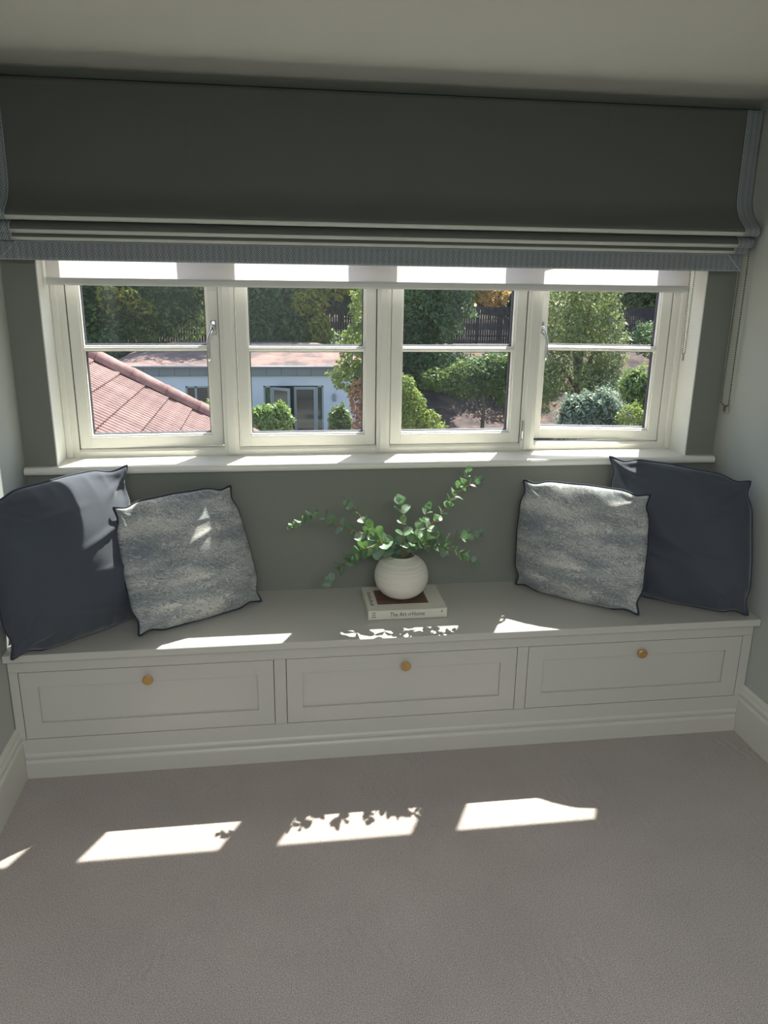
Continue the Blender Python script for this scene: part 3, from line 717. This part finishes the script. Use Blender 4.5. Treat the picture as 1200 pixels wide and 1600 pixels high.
stem('small eucalyptus side sprig at the upper right, behind the tallest stem', [(640, 862, -.19), (660, 842, -.19), (682, 815, -.18), (703, 785, -.17), (722, 765, -.17), (738, 755, -.18), (748, 751, -.18)], 6, .032, .018, 25, .55)
stem('eucalyptus stem spreading level to the right', [(640, 864, -.20), (655, 850, -.25), (675, 843, -.29), (698, 843, -.31), (718, 840, -.31), (734, 836, -.30), (749, 834, -.29)], 9, .042, .018, 29, .32)
stem('eucalyptus stem dipping at the lower right', [(642, 864, -.20), (662, 852, -.25), (682, 852, -.29), (700, 858, -.30), (716, 862, -.30), (731, 869, -.29), (743, 879, -.28)], 9, .038, .018, 33, .32)
stem('short eucalyptus stem rising to the right of the upright one', [(633, 864, -.20), (645, 846, -.24), (655, 828, -.26), (663, 810, -.27), (668, 794, -.27)], 8, .042, .022, 37, .15)

# ------------------------------------------------------------------ outside: ground
def noise_mat(name, c1, c2, scale, rough=.95, c3=None):
    m = mat(name, c1, rough, spec=.2); t = m.node_tree; b = t.nodes['Principled BSDF']
    tc = t.nodes.new('ShaderNodeTexCoord'); n = t.nodes.new('ShaderNodeTexNoise'); n.inputs['Scale'].default_value = scale; n.inputs['Detail'].default_value = 6
    n.inputs['Roughness'].default_value = .7
    t.links.new(tc.outputs['Object'], n.inputs['Vector']); r = t.nodes.new('ShaderNodeValToRGB'); e = r.color_ramp.elements
    e[0].position = .35; e[0].color = (*c1, 1); e[1].position = .65; e[1].color = (*c2, 1)
    if c3: x = e.new(.5); x.color = (*c3, 1)
    t.links.new(n.outputs[0], r.inputs[0]); t.links.new(r.outputs[0], b.inputs['Base Color']); return m
M['soil'] = noise_mat('leaf_litter', srgb(58, 50, 50), srgb(116, 92, 76), 1.2, c3=srgb(78, 68, 68))
M['paving'] = noise_mat('pale_paving', srgb(120, 116, 110), srgb(145, 140, 133), 2)
def gz(x, y):
    if y < 34: z = -5.3
    elif y < 42: t = (y-34)/8; z = -5.3+3.2*(t*t*(3-2*t))
    else: z = -2.1
    return z+.06*math.sin(x*.9)*math.cos(y*.7)*(1 if y > 32.5 else 0)
V = []; Fc = []; nx, ny = 60, 50
for j in range(ny+1):
    y = .6+j/ny*74
    for i in range(nx+1): x = -32+i/nx*80; V.append((x, y, gz(x, y)))
for j in range(ny):
    for i in range(nx): a = j*(nx+1)+i; Fc.append((a, a+1, a+nx+2, a+nx+1))
tag(raw('garden_ground', V, Fc, M['soil'], None, True), kind='structure')
tag(MB().box(-12, 7, 24, 31.4, -5.4, -5.24).build('patio', M['paving']), kind='structure')

# fence of vertical boards on the bank
M['fence'] = noise_mat('dark_fence_wood', srgb(46, 42, 46), srgb(74, 66, 70), 3)
fe = tag(empty('garden_fence', (8, 44, -2.1)), 'dark vertical-board timber fence along the top of the bank', 'fence')
b = MB(); x = -20.0
while x < 32:
    hh = 0.02*math.sin(x*7); b.box(x-8, x-8+.12, -.02, .02, 0, 2.15+hh); x += .145
o = b.build('boards', M['fence'], fe); o['kind'] = 'stuff'
for k in range(18): MB().box(-28+k*3-.06, -28+k*3+.06, -.09, -.02, -.1, 2.25).build('fence_post', M['fence'], fe)
for z in (.4, 1.7): MB().box(-28, 24, -.06, -.02, z, z+.1).build('rail', M['fence'], fe)
M['sleeper'] = noise_mat('weathered_edging', srgb(90, 88, 84), srgb(128, 124, 116), 2)
tag(MB().box(7, 30, 42.4, 42.7, -2.7, -2.02, .02).build('retaining_wall', M['sleeper']), 'low weathered grey retaining edge at the foot of the fence', 'wall')

# ------------------------------------------------------------------ outside: garden building
M['render'] = mat('white_render', srgb(178, 184, 192), .85, noise=(3, .02)); M['fascia'] = mat('grey_fascia', srgb(100, 108, 114), .5, noise=(2, .05))
M['alu'] = mat('grey_aluminium', srgb(126, 136, 140), .45); M['dark'] = mat('dark_interior', (.03, .028, .03), .9)
M['flatroof'] = noise_mat('felt_roof', srgb(84, 76, 78), srgb(146, 118, 108), .9)
GY = 31.5; gb = tag(empty('garden_building', (-.5, GY, -5.3)), 'low white rendered garden building with grey fascia and a felt roof', 'building')
def gp(o): o.parent = gb; o.matrix_parent_inverse = Matrix.Translation((.5, -GY, 5.3)); return o
gx0, gx1 = -5.75, 4.9; zt, zb = -2.49, -5.3
holes = [(-4.35, -3.42, -3.75, -2.90), (-2.87, -1.88, -4.0, -2.93), (.42, 3.02, -5.2, -2.93)]
b = MB(); x = gx0
for (a, c, z0, z1) in holes:
    b.box(x, a, GY, GY+.3, zb, zt); b.box(a, c, GY, GY+.3, zb, z0); b.box(a, c, GY, GY+.3, z1, zt); x = c
b.box(x, gx1, GY, GY+.3, zb, zt); b.box(gx0, gx0+.3, GY+.3, GY+6.4, zb, zt); b.box(gx1-.3, gx1, GY+.3, GY+6.4, zb, zt); b.box(gx0, gx1, GY+6.1, GY+6.4, zb, zt)
gp(b.build('wall', M['render']))
gp(MB().box(gx0+.3, gx1-.3, GY+2.6, GY+2.7, zb, zt).build('inner_wall', M['dark']))
gp(MB().box(gx0+.3, gx1-.3, GY+.3, GY+2.7, -5.25, -5.2).build('inner_floor', M['paving']))
rx0, rx1, ry0 = -5.98, 5.15, GY-.25
def roof_slab():
    b = MB(); z0, z1 = -2.05, -1.42
    pts = [(rx0, ry0, z0), (rx1, ry0, z0), (rx1-2.2, GY+4.4, z1), (rx0+2.2, GY+4.4, z1), (rx1, GY+6.6, z0), (rx0, GY+6.6, z0)]
    v = [b.bm.verts.new(p) for p in pts]; vb = [b.bm.verts.new((p[0], p[1], p[2]-.09)) for p in pts]
    for f in ((0, 1, 2, 3), (1, 4, 2), (4, 5, 3, 2), (5, 0, 3)): b.bm.faces.new([v[i] for i in f])
    b.bm.faces.new([vb[i] for i in (0, 5, 4, 1)])
    for i, j in ((0, 1), (1, 4), (4, 5), (5, 0)): b.bm.faces.new((v[i], vb[i], vb[j], v[j]))
    return b
gp(roof_slab().build('roof', M['flatroof']))
gp(MB().tube([(rx0, ry0-.03, -2.10), (rx1, ry0-.03, -2.10)], .05, 8).build('gutter', M['fascia'], None, True))
gp(MB().box(gx0-.05, gx1+.05, GY-.12, GY+.3, -2.5, -2.14).build('fascia_backing', M['dark']))
x = gx0-.08
while x < gx1:
    gp(MB().box(x+.006, min(x+.64, gx1+.08)-.006, GY-.155, GY-.12, -2.49, -2.14, .004).build('fascia_panel', M['fascia'])); x += .64
def far_window(x0, x1, z0, z1, bars):
    b = MB(); t_ = .07
    b.box(x0, x1, GY+.02, GY+.1, z1-t_, z1); b.box(x0, x1, GY+.02, GY+.1, z0, z0+t_); b.box(x0, x0+t_, GY+.02, GY+.1, z0, z1); b.box(x1-t_, x1, GY+.02, GY+.1, z0, z1)
    for q in bars: b.box(q-.045, q+.045, GY+.02, GY+.1, z0, z1)
    f = gp(b.build('window', M['alu'])); p = MB().box(x0+t_/2, x1-t_/2, GY+.05, GY+.07, z0+.03, z1-.03).build('pane', M['darkglass']); p.parent = f
    return f
far_window(*holes[0], []); far_window(*holes[1], [-2.87+.42])
f = far_window(.42, .78, -5.2, -2.93, []); f = far_window(2.70, 3.02, -5.2, -2.93, [])
def leaf_door(hx, w_, ang, s):
    e = gp(MB().box(0, .001, 0, .001, 0, .001).build('door', M['alu'])); bm = MB(); H = 2.2
    X = lambda a, c: (min(s*a, s*c), max(s*a, s*c))
    for a, c, z0, z1 in ((0, .11, 0, H), (w_-.11, w_, 0, H), (.1, w_-.1, 0, .16), (.1, w_-.1, H-.12, H)):
        xa, xb = X(a, c); bm.box(xa, xb, -.03, .03, z0, z1, .004)
    e.data = bm.mesh('door'); e.data.materials.append(M['alu'])
    e.matrix_parent_inverse = Matrix.Translation((.5, -GY, 5.3)); e.location = (hx, GY+.06, -5.18); e.rotation_euler = (0, 0, ang)
    xa, xb = X(.1, w_-.1); p = MB().box(xa, xb, -.006, .006, .14, H-.1).build('pane', M['darkglass'], e)
    MB().tube([(s*(w_-.05), -.03, 1.05), (s*(w_-.05), -.09, 1.05), (s*(w_-.17), -.09, 1.05)], .012, 6).build('door_handle', M['chrome'], e)
leaf_door(.80, .94, math.radians(-38), 1); leaf_door(2.70, .97, 0, -1)
b = MB(); b.box(3.42, 3.56, GY-.10, GY, -3.62, -3.30, .01); b.box(3.45, 3.53, GY-.14, GY-.1, -3.55, -3.38, .01); gp(b.build('wall_lamp', M['alu']))

# ------------------------------------------------------------------ outside: tiled hip roof of the wing below the window
def tile_mat():
    m = bpy.data.materials.new('clay_tile'); m.use_nodes = True; t = m.node_tree; b = t.nodes['Principled BSDF']
    oi = t.nodes.new('ShaderNodeObjectInfo'); tc = t.nodes.new('ShaderNodeTexCoord'); n = t.nodes.new('ShaderNodeTexNoise'); n.inputs['Scale'].default_value = 14; n.inputs['Detail'].default_value = 5
    t.links.new(tc.outputs['Object'], n.inputs['Vector'])
    a = t.nodes.new('ShaderNodeMath'); a.operation = 'MULTIPLY_ADD'; a.inputs[1].default_value = .35; t.links.new(oi.outputs['Random'], a.inputs[0]); t.links.new(n.outputs[0], a.inputs[2])
    r = t.nodes.new('ShaderNodeValToRGB'); e = r.color_ramp.elements; e[0].position = .4; e[0].color = (*srgb(116, 86, 82), 1); e[1].position = .95; e[1].color = (*srgb(156, 120, 112), 1)
    t.links.new(a.outputs[0], r.inputs[0]); t.links.new(r.outputs[0], b.inputs['Base Color']); b.inputs['Roughness'].default_value = .8; return m
M['tile'] = tile_mat(); M['mortar'] = noise_mat('mortar', srgb(92, 70, 70), srgb(124, 98, 94), 9)
TP = .6; SL = math.atan(TP); EX = .291; CW = .25          # slope, exposure, course spacing in plan
tr = tag(empty('tiled_roof', (-.6, 4.6, 0)), 'pinkish clay pantile hip roof just outside the left casement', 'roof')
def tpn(o): o.parent = tr; o.matrix_parent_inverse = Matrix.Translation((.6, -4.6, 0)); return o
RX_ = lambda x: -TP*x                                        # roof plane height (z = -TP*x)
hipy = lambda x: 6.44+(x+1.0)*.341
roll = .20; hw = roll/2
def tile_mesh(cut=None):
    # one pantile: downslope = +x local, width along y, round roll and shallow pan, 16 mm thick at the nose
    bm = bmesh.new(); L = .34; pts = [(-.100+.1*k_+dx, z) for k_ in (0, 1) for dx, z in ((0, .002), (.022, .000), (.040, .004), (.052, .017), (.066, .022), (.080, .017), (.092, .005))]+[(.106, .002)]
    R0 = [[bm.verts.new((x, y, z+h)) for y, z in pts] for x, h in ((-L, -.004), (0, .024))]
    n0 = [bm.verts.new((0, y, z+.001)) for y, z in pts]
    for i in range(len(pts)-1):
        bm.faces.new((R0[0][i], R0[1][i], R0[1][i+1], R0[0][i+1])); bm.faces.new((R0[1][i], n0[i], n0[i+1], R0[1][i+1]))
    bm.faces.new((R0[0][0], n0[0], R0[1][0])); bm.faces.new((R0[0][-1], R0[1][-1], n0[-1]))
    if cut:
        (px, py), (nx_, ny_) = cut
        bmesh.ops.bisect_plane(bm, geom=bm.verts[:]+bm.edges[:]+bm.faces[:], plane_co=(px, py, 0), plane_no=(nx_, ny_, 0), clear_outer=True)
    if not bm.faces: bm.free(); return None
    me = bpy.data.meshes.new('roof_tile'); bm.to_mesh(me); bm.free(); me.materials.append(M['tile']); return me
rest = bmesh.new(); TM = tile_mesh(); cosS = math.cos(SL); nt_ = 0
xe = [-.11+CW*k for k in range(3, -9, -1)]
for ci, x in enumerate(xe):
    ymax = hipy(x-CW)+.2; y = ymax-(ymax % roll)+(.0)
    ylow = 2.6 if x > -1 else 3.6
    yy = y
    while yy > ylow:
        # hip cut line in tile-local coordinates (x along the slope)
        p0 = hipy(x)-yy; slope_ = .341*cosS
        inside_all = max(p0-.34*slope_, p0) > .11 and min(p0-.34*slope_, p0) > .11
        if p0 < -.11: yy -= roll; continue
        me = TM
        if not inside_all:
            me = tile_mesh(((0, p0), Vector((-slope_, 1)).normalized()))
        if me and nt_ >= 290:                     # past the limit: the tiles farthest from view join into one part
            mt = Matrix.Translation((x, yy, RX_(x)+.012))@Matrix.Rotation(SL, 4, 'Y'); n0_ = len(rest.verts)
            rest.from_mesh(me); rest.verts.ensure_lookup_table()
            for v in rest.verts[n0_:]: v.co = mt@v.co
        elif me:
            o = bpy.data.objects.new('roof_tile', me); COL.objects.link(o); tpn(o)
            o.location = (x, yy, RX_(x)+.012); o.rotation_euler = (0, SL+R_.uniform(-.006, .006), R_.uniform(-.004, .004)); nt_ += 1
        yy -= roll
rm = bpy.data.meshes.new('roof_tiles_beyond'); rest.to_mesh(rm); rest.free(); rm.materials.append(M['tile']); o = tpn(link_mesh('roof_tile', rm, None)); o['kind'] = 'stuff'
# deck under the tiles, hip tiles, mortar bedding, wall below
xa, xb = -2.2, .95
b = MB(); b.poly([(xa, 1.2, RX_(xa)), (xb, 1.2, RX_(xb)), (xb, hipy(xb), RX_(xb)), (xa, hipy(xa), RX_(xa))]); b.poly([(xa, hipy(xa), RX_(xa)), (xb, hipy(xb), RX_(xb)), (xb, hipy(xb)+.05, RX_(xb)-.4), (xa, hipy(xa)+.9, RX_(xb)-.4)])
b.poly([(xa, 1.2, RX_(xa)), (xa, hipy(xa), RX_(xa)), (xa-2, hipy(xa), RX_(xa)-1.2), (xa-2, 1.2, RX_(xa)-1.2)])
tpn(b.build('roof_deck', M['mortar']))
hd = Vector((1, .341, -TP)).normalized(); P0 = Vector((xa, hipy(xa), RX_(xa)))
Lh = (Vector((xb, hipy(xb), RX_(xb)))-P0).length; k = 0; s = 0
up_ = Vector((TP*.6, .2, 1)).normalized(); sd = hd.cross(up_).normalized(); up_ = sd.cross(hd)
hb = MB(); hb.tube([P0+up_*.03, P0+hd*Lh+up_*.03], .085, 10); tpn(hb.build('mortar_bedding', M['mortar']))
while s < Lh:
    bm = bmesh.new(); rings = []
    for q, rr in ((0, .112), (.445, .104)):
        rings.append([bm.verts.new(P0+hd*(s+q)+up_*.045+(sd*math.cos(a_)+up_*math.sin(a_))*rr) for a_ in [math.radians(-8+196*i/12) for i in range(13)]])
        rings.append([bm.verts.new(P0+hd*(s+q)+up_*.045+(sd*math.cos(a_)+up_*math.sin(a_))*(rr-.014)) for a_ in [math.radians(-8+196*i/12) for i in range(13)]])
    for a_, c_ in ((0, 2), (1, 3), (0, 1), (2, 3)):
        for i in range(12): bm.faces.new((rings[a_][i], rings[c_][i], rings[c_][i+1], rings[a_][i+1]))
    bmesh.ops.recalc_face_normals(bm, faces=bm.faces[:]); me = bpy.data.meshes.new('hip_tile'); bm.to_mesh(me); bm.free(); me.shade_smooth(); me.materials.append(M['tile'])
    tpn(link_mesh('hip_tile', me, None)); s += .43
tpn(MB().box(-4, .75, 1.2, 6.6, -5.3, -.62).build('wall', M['render']))

# ------------------------------------------------------------------ outside: trees and shrubs
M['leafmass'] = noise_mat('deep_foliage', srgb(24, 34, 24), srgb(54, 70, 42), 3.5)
BARK = noise_mat('bark', srgb(84, 74, 66), srgb(118, 104, 92), 4)
rng = np.random.default_rng(11)
def foliage(blobs, n, size, flat=.35, shell=.55):
    """leaf sprays scattered in ellipsoids: (cx, cy, cz, rx, ry, rz)"""
    vol = np.array([b_[3]*b_[4]*b_[5] for b_ in blobs])**(2/3); cnt = (n*vol/vol.sum()).astype(int)
    cs = []; outn = []
    for b_, c in zip(blobs, cnt):
        d = rng.normal(size=(c, 3)); d /= np.linalg.norm(d, axis=1)[:, None]
        rad = shell+(1-shell)*rng.random(c)**.5
        lump = 1+.13*np.sin(d[:, 0]*7+b_[0])*np.sin(d[:, 2]*6+b_[2])+.10*np.sin(d[:, 0]*13+d[:, 2]*11+b_[1])
        p = d*(rad*lump)[:, None]*np.array(b_[3:6])+np.array(b_[:3]); cs.append(p); outn.append(d)
    c = np.concatenate(cs); o = np.concatenate(outn); k = len(c)
    nrm = o*.5+rng.normal(size=(k, 3))*.6+np.array([0, 0, .4]); nrm /= np.linalg.norm(nrm, axis=1)[:, None]
    t = rng.normal(size=(k, 3)); t -= (t*nrm).sum(1)[:, None]*nrm; t /= np.linalg.norm(t, axis=1)[:, None]; bt = np.cross(nrm, t)
    s = size*(.6+.8*rng.random(k))[:, None]
    v = np.stack([c-t*s, c-bt*s*.42+nrm*s*.12, c+t*s, c+bt*s*.42+nrm*s*.12], 1).reshape(-1, 3)
    me = bpy.data.meshes.new('foliage'); me.vertices.add(4*k); me.vertices.foreach_set('co', v.astype('f4').ravel())
    me.loops.add(4*k); me.loops.foreach_set('vertex_index', np.arange(4*k, dtype='i4')); me.polygons.add(k)
    me.polygons.foreach_set('loop_start', np.arange(0, 4*k, 4, dtype='i4')); me.update(calc_edges=True); return me
def tree(name, label, cat, spans, Y, n, size, mats, group=None, trunk=True, depth=.6, base=None, shell=.55, core=.0):
    """spans: crown lobes as photo boxes (x0, y0, x1, y1[, material index, dY]) standing at distance Y"""
    lobes = {}
    for s_ in spans:
        x0, y0, x1, y1 = s_[:4]; mi = s_[4] if len(s_) > 4 else 0; dy = s_[5] if len(s_) > 5 else 0
        a = at(x0, (y0+y1)/2, Y+dy); c = at(x1, (y0+y1)/2, Y+dy); t_ = at((x0+x1)/2, y0, Y+dy); u_ = at((x0+x1)/2, y1, Y+dy)
        rx, rz = (c.x-a.x)/2, (t_.z-u_.z)/2
        lobes.setdefault(mi, []).append(((a.x+c.x)/2, Y+dy, (t_.z+u_.z)/2, rx, max(rx, rz)*depth, rz))
    allb = [q for v in lobes.values() for q in v]; cx = sum(q[0] for q in allb)/len(allb)
    gzv = gz(cx, Y); e = tag(empty(name, (cx, Y, gzv)), label, cat, group); tot = sum((q[3]*q[5]) for q in allb)
    for mi, bl in lobes.items():
        loc = [(q[0]-cx, q[1]-Y, q[2]-gzv, q[3], q[4], q[5]) for q in bl]
        me = foliage(loc, int(n*sum(q[3]*q[5] for q in bl)/tot), size, shell=shell); me.materials.append(mats[mi]); o = link_mesh('foliage', me, None, e)
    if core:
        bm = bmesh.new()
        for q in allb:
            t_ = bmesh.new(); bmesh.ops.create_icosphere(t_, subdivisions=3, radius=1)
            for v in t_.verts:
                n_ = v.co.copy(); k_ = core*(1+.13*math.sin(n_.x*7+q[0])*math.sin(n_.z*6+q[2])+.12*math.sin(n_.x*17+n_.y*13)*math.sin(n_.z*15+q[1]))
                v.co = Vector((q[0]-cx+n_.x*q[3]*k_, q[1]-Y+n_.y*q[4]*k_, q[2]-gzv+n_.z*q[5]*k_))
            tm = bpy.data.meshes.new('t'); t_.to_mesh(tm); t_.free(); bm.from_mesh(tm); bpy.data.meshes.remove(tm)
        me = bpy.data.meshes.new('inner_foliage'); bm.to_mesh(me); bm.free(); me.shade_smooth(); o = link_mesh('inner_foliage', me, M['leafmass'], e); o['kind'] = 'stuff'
    if trunk:
        zc_ = sum(q[2] for q in allb)/len(allb)-gzv; b = MB(); rr = .16 if zc_ > 3 else .08
        b.tube([(0, 0, -.2), (.05, 0, zc_*.4), (-.06, 0, zc_*.8), (0, 0, zc_)], [rr*1.3, rr, rr*.8, rr*.5], 8)
        for q in allb[:5]: b.tube([(0, 0, zc_*.5), ((q[0]-cx)*.5, (q[1]-Y)*.5, (zc_*.55+(q[2]-gzv)*.45)), (q[0]-cx, q[1]-Y, q[2]-gzv)], [rr*.6, rr*.4, rr*.2], 6)
        b.build('trunk', BARK, e, True)
    return e
dk = leaf_mat('leaves_dark', srgb(60, 84, 56), srgb(112, 138, 80), .3, patch=.5)
mid = leaf_mat('leaves_mid', srgb(70, 98, 56), srgb(128, 146, 74), .4, patch=.5)
yel = leaf_mat('leaves_yellow_green', srgb(122, 134, 52), srgb(176, 166, 70), .5)
lim = leaf_mat('leaves_lime', srgb(98, 124, 54), srgb(154, 164, 82), .45, patch=1)
lau = leaf_mat('leaves_laurel', srgb(92, 126, 62), srgb(164, 184, 96), .35, .35)
red = leaf_mat('leaves_red_tips', srgb(178, 120, 92), srgb(200, 160, 112), .4)
blu = leaf_mat('leaves_grey_green', srgb(112, 132, 112), srgb(156, 170, 144), .3)
oli = leaf_mat('leaves_olive', srgb(104, 124, 74), srgb(160, 166, 100), .4, patch=.8)
ora = leaf_mat('leaves_orange', srgb(196, 160, 96), srgb(210, 186, 128), .5)
TG = 'tall trees behind the garden'
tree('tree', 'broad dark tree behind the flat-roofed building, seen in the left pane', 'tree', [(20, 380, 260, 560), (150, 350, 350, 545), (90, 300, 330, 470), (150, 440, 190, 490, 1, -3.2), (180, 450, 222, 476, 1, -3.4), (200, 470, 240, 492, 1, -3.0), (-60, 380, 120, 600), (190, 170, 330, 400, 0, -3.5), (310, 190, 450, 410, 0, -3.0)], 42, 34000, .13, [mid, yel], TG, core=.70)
tree('tree', 'green tree with sunlit right edge, seen in the second pane', 'tree', [(330, 380, 500, 545), (380, 300, 540, 480), (440, 455, 505, 545, 1, -1), (455, 380, 560, 472, 2, -1), (360, 470, 470, 550), (470, 500, 520, 545, 1, -1), (455, 452, 512, 492, 2, -2.2), (482, 488, 516, 535, 2, -2.2)], 40, 32000, .12, [dk, mid, yel], TG, core=.70)  # sunlit edge painted in: yellower leaf lobes on the right side
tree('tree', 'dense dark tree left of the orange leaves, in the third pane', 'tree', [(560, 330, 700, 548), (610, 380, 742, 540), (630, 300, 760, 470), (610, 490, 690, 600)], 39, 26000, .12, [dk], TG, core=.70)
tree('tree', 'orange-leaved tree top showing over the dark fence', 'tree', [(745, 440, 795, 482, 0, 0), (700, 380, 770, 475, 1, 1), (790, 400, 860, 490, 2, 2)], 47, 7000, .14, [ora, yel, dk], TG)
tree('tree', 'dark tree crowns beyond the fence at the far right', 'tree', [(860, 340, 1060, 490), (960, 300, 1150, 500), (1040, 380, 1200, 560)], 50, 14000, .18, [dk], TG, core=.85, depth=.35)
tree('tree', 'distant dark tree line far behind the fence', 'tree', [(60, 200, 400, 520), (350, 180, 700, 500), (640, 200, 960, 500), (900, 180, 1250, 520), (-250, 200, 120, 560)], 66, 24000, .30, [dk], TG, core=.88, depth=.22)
tree('tree', 'airy olive-green tree filling most of the right-hand pane', 'tree', [(835, 430, 930, 560), (880, 400, 970, 530), (845, 520, 950, 620), (930, 480, 978, 600), (800, 540, 880, 650), (910, 560, 970, 640, 1)], 33, 13000, .10, [oli, dk], None, depth=.7, shell=.35)
tree('tree', 'small dark-green spreading tree with bare trunk over leaf litter', 'tree', [(690, 570, 760, 625), (735, 552, 800, 615), (770, 565, 830, 640), (700, 560, 790, 600), (655, 575, 720, 612), (780, 545, 850, 600)], 33.5, 9500, .10, [mid], None)
tree('tree', 'young yellow-green tree with reddish leaves below, at the building corner', 'tree', [(545, 440, 600, 520), (528, 500, 615, 590), (514, 560, 590, 615), (560, 560, 650, 680), (590, 590, 668, 700), (545, 590, 585, 660, 1, -.6), (550, 640, 600, 700, 1, -.6), (640, 640, 696, 690)], 22, 11000, .075, [lim, red], None, depth=.55)
tree('shrub', 'bright round laurel bush in front of the glazed doors', 'shrub', [(385, 632, 430, 690), (410, 628, 458, 690), (395, 650, 450, 720)], 27, 5200, .085, [lau], 'laurel bushes by the garden building', False, core=.70)
tree('shrub', 'sunlit laurel bush showing over the pantiled roof edge', 'shrub', [(298, 628, 345, 690), (330, 632, 385, 690)], 27, 3800, .085, [lau], 'laurel bushes by the garden building', False, core=.70)
tree('shrub', 'dark laurel bush between the doors and the reddish tree', 'shrub', [(512, 632, 548, 690), (520, 655, 556, 720)], 27, 3000, .085, [mid], 'laurel bushes by the garden building', False, core=.70)
tree('shrub', 'rounded grey-green bush at the foot of the right pane', 'shrub', [(868, 612, 935, 690), (900, 604, 975, 690), (862, 640, 920, 720)], 25, 6500, .075, [blu], None, False, core=.75)
tree('shrub', 'bright green shrub at the right edge of the right pane', 'shrub', [(966, 572, 1020, 640), (985, 590, 1040, 660)], 30, 3200, .09, [lau], None, False, core=.75)
tree('shrub', 'low yellow-green shrub right of the grey-green bush', 'shrub', [(962, 628, 1010, 690), (990, 640, 1050, 720)], 24, 3000, .07, [lim], None, False)
tree('hedge', 'ivy-covered hedge along the bank behind the building', 'hedge', [(470, 520, 560, 560), (540, 515, 640, 560), (120, 520, 200, 570), (380, 520, 470, 556), (620, 545, 720, 600), (650, 580, 700, 640)], 39.6, 9000, .11, [dk], None, False)
tree('undergrowth', 'dark undergrowth on the slope behind the small tree', 'undergrowth', [(640, 540, 740, 610), (730, 545, 860, 600), (740, 590, 860, 625), (830, 590, 880, 650), (980, 500, 1060, 560)], 37.5, 9000, .11, [dk], None, False)
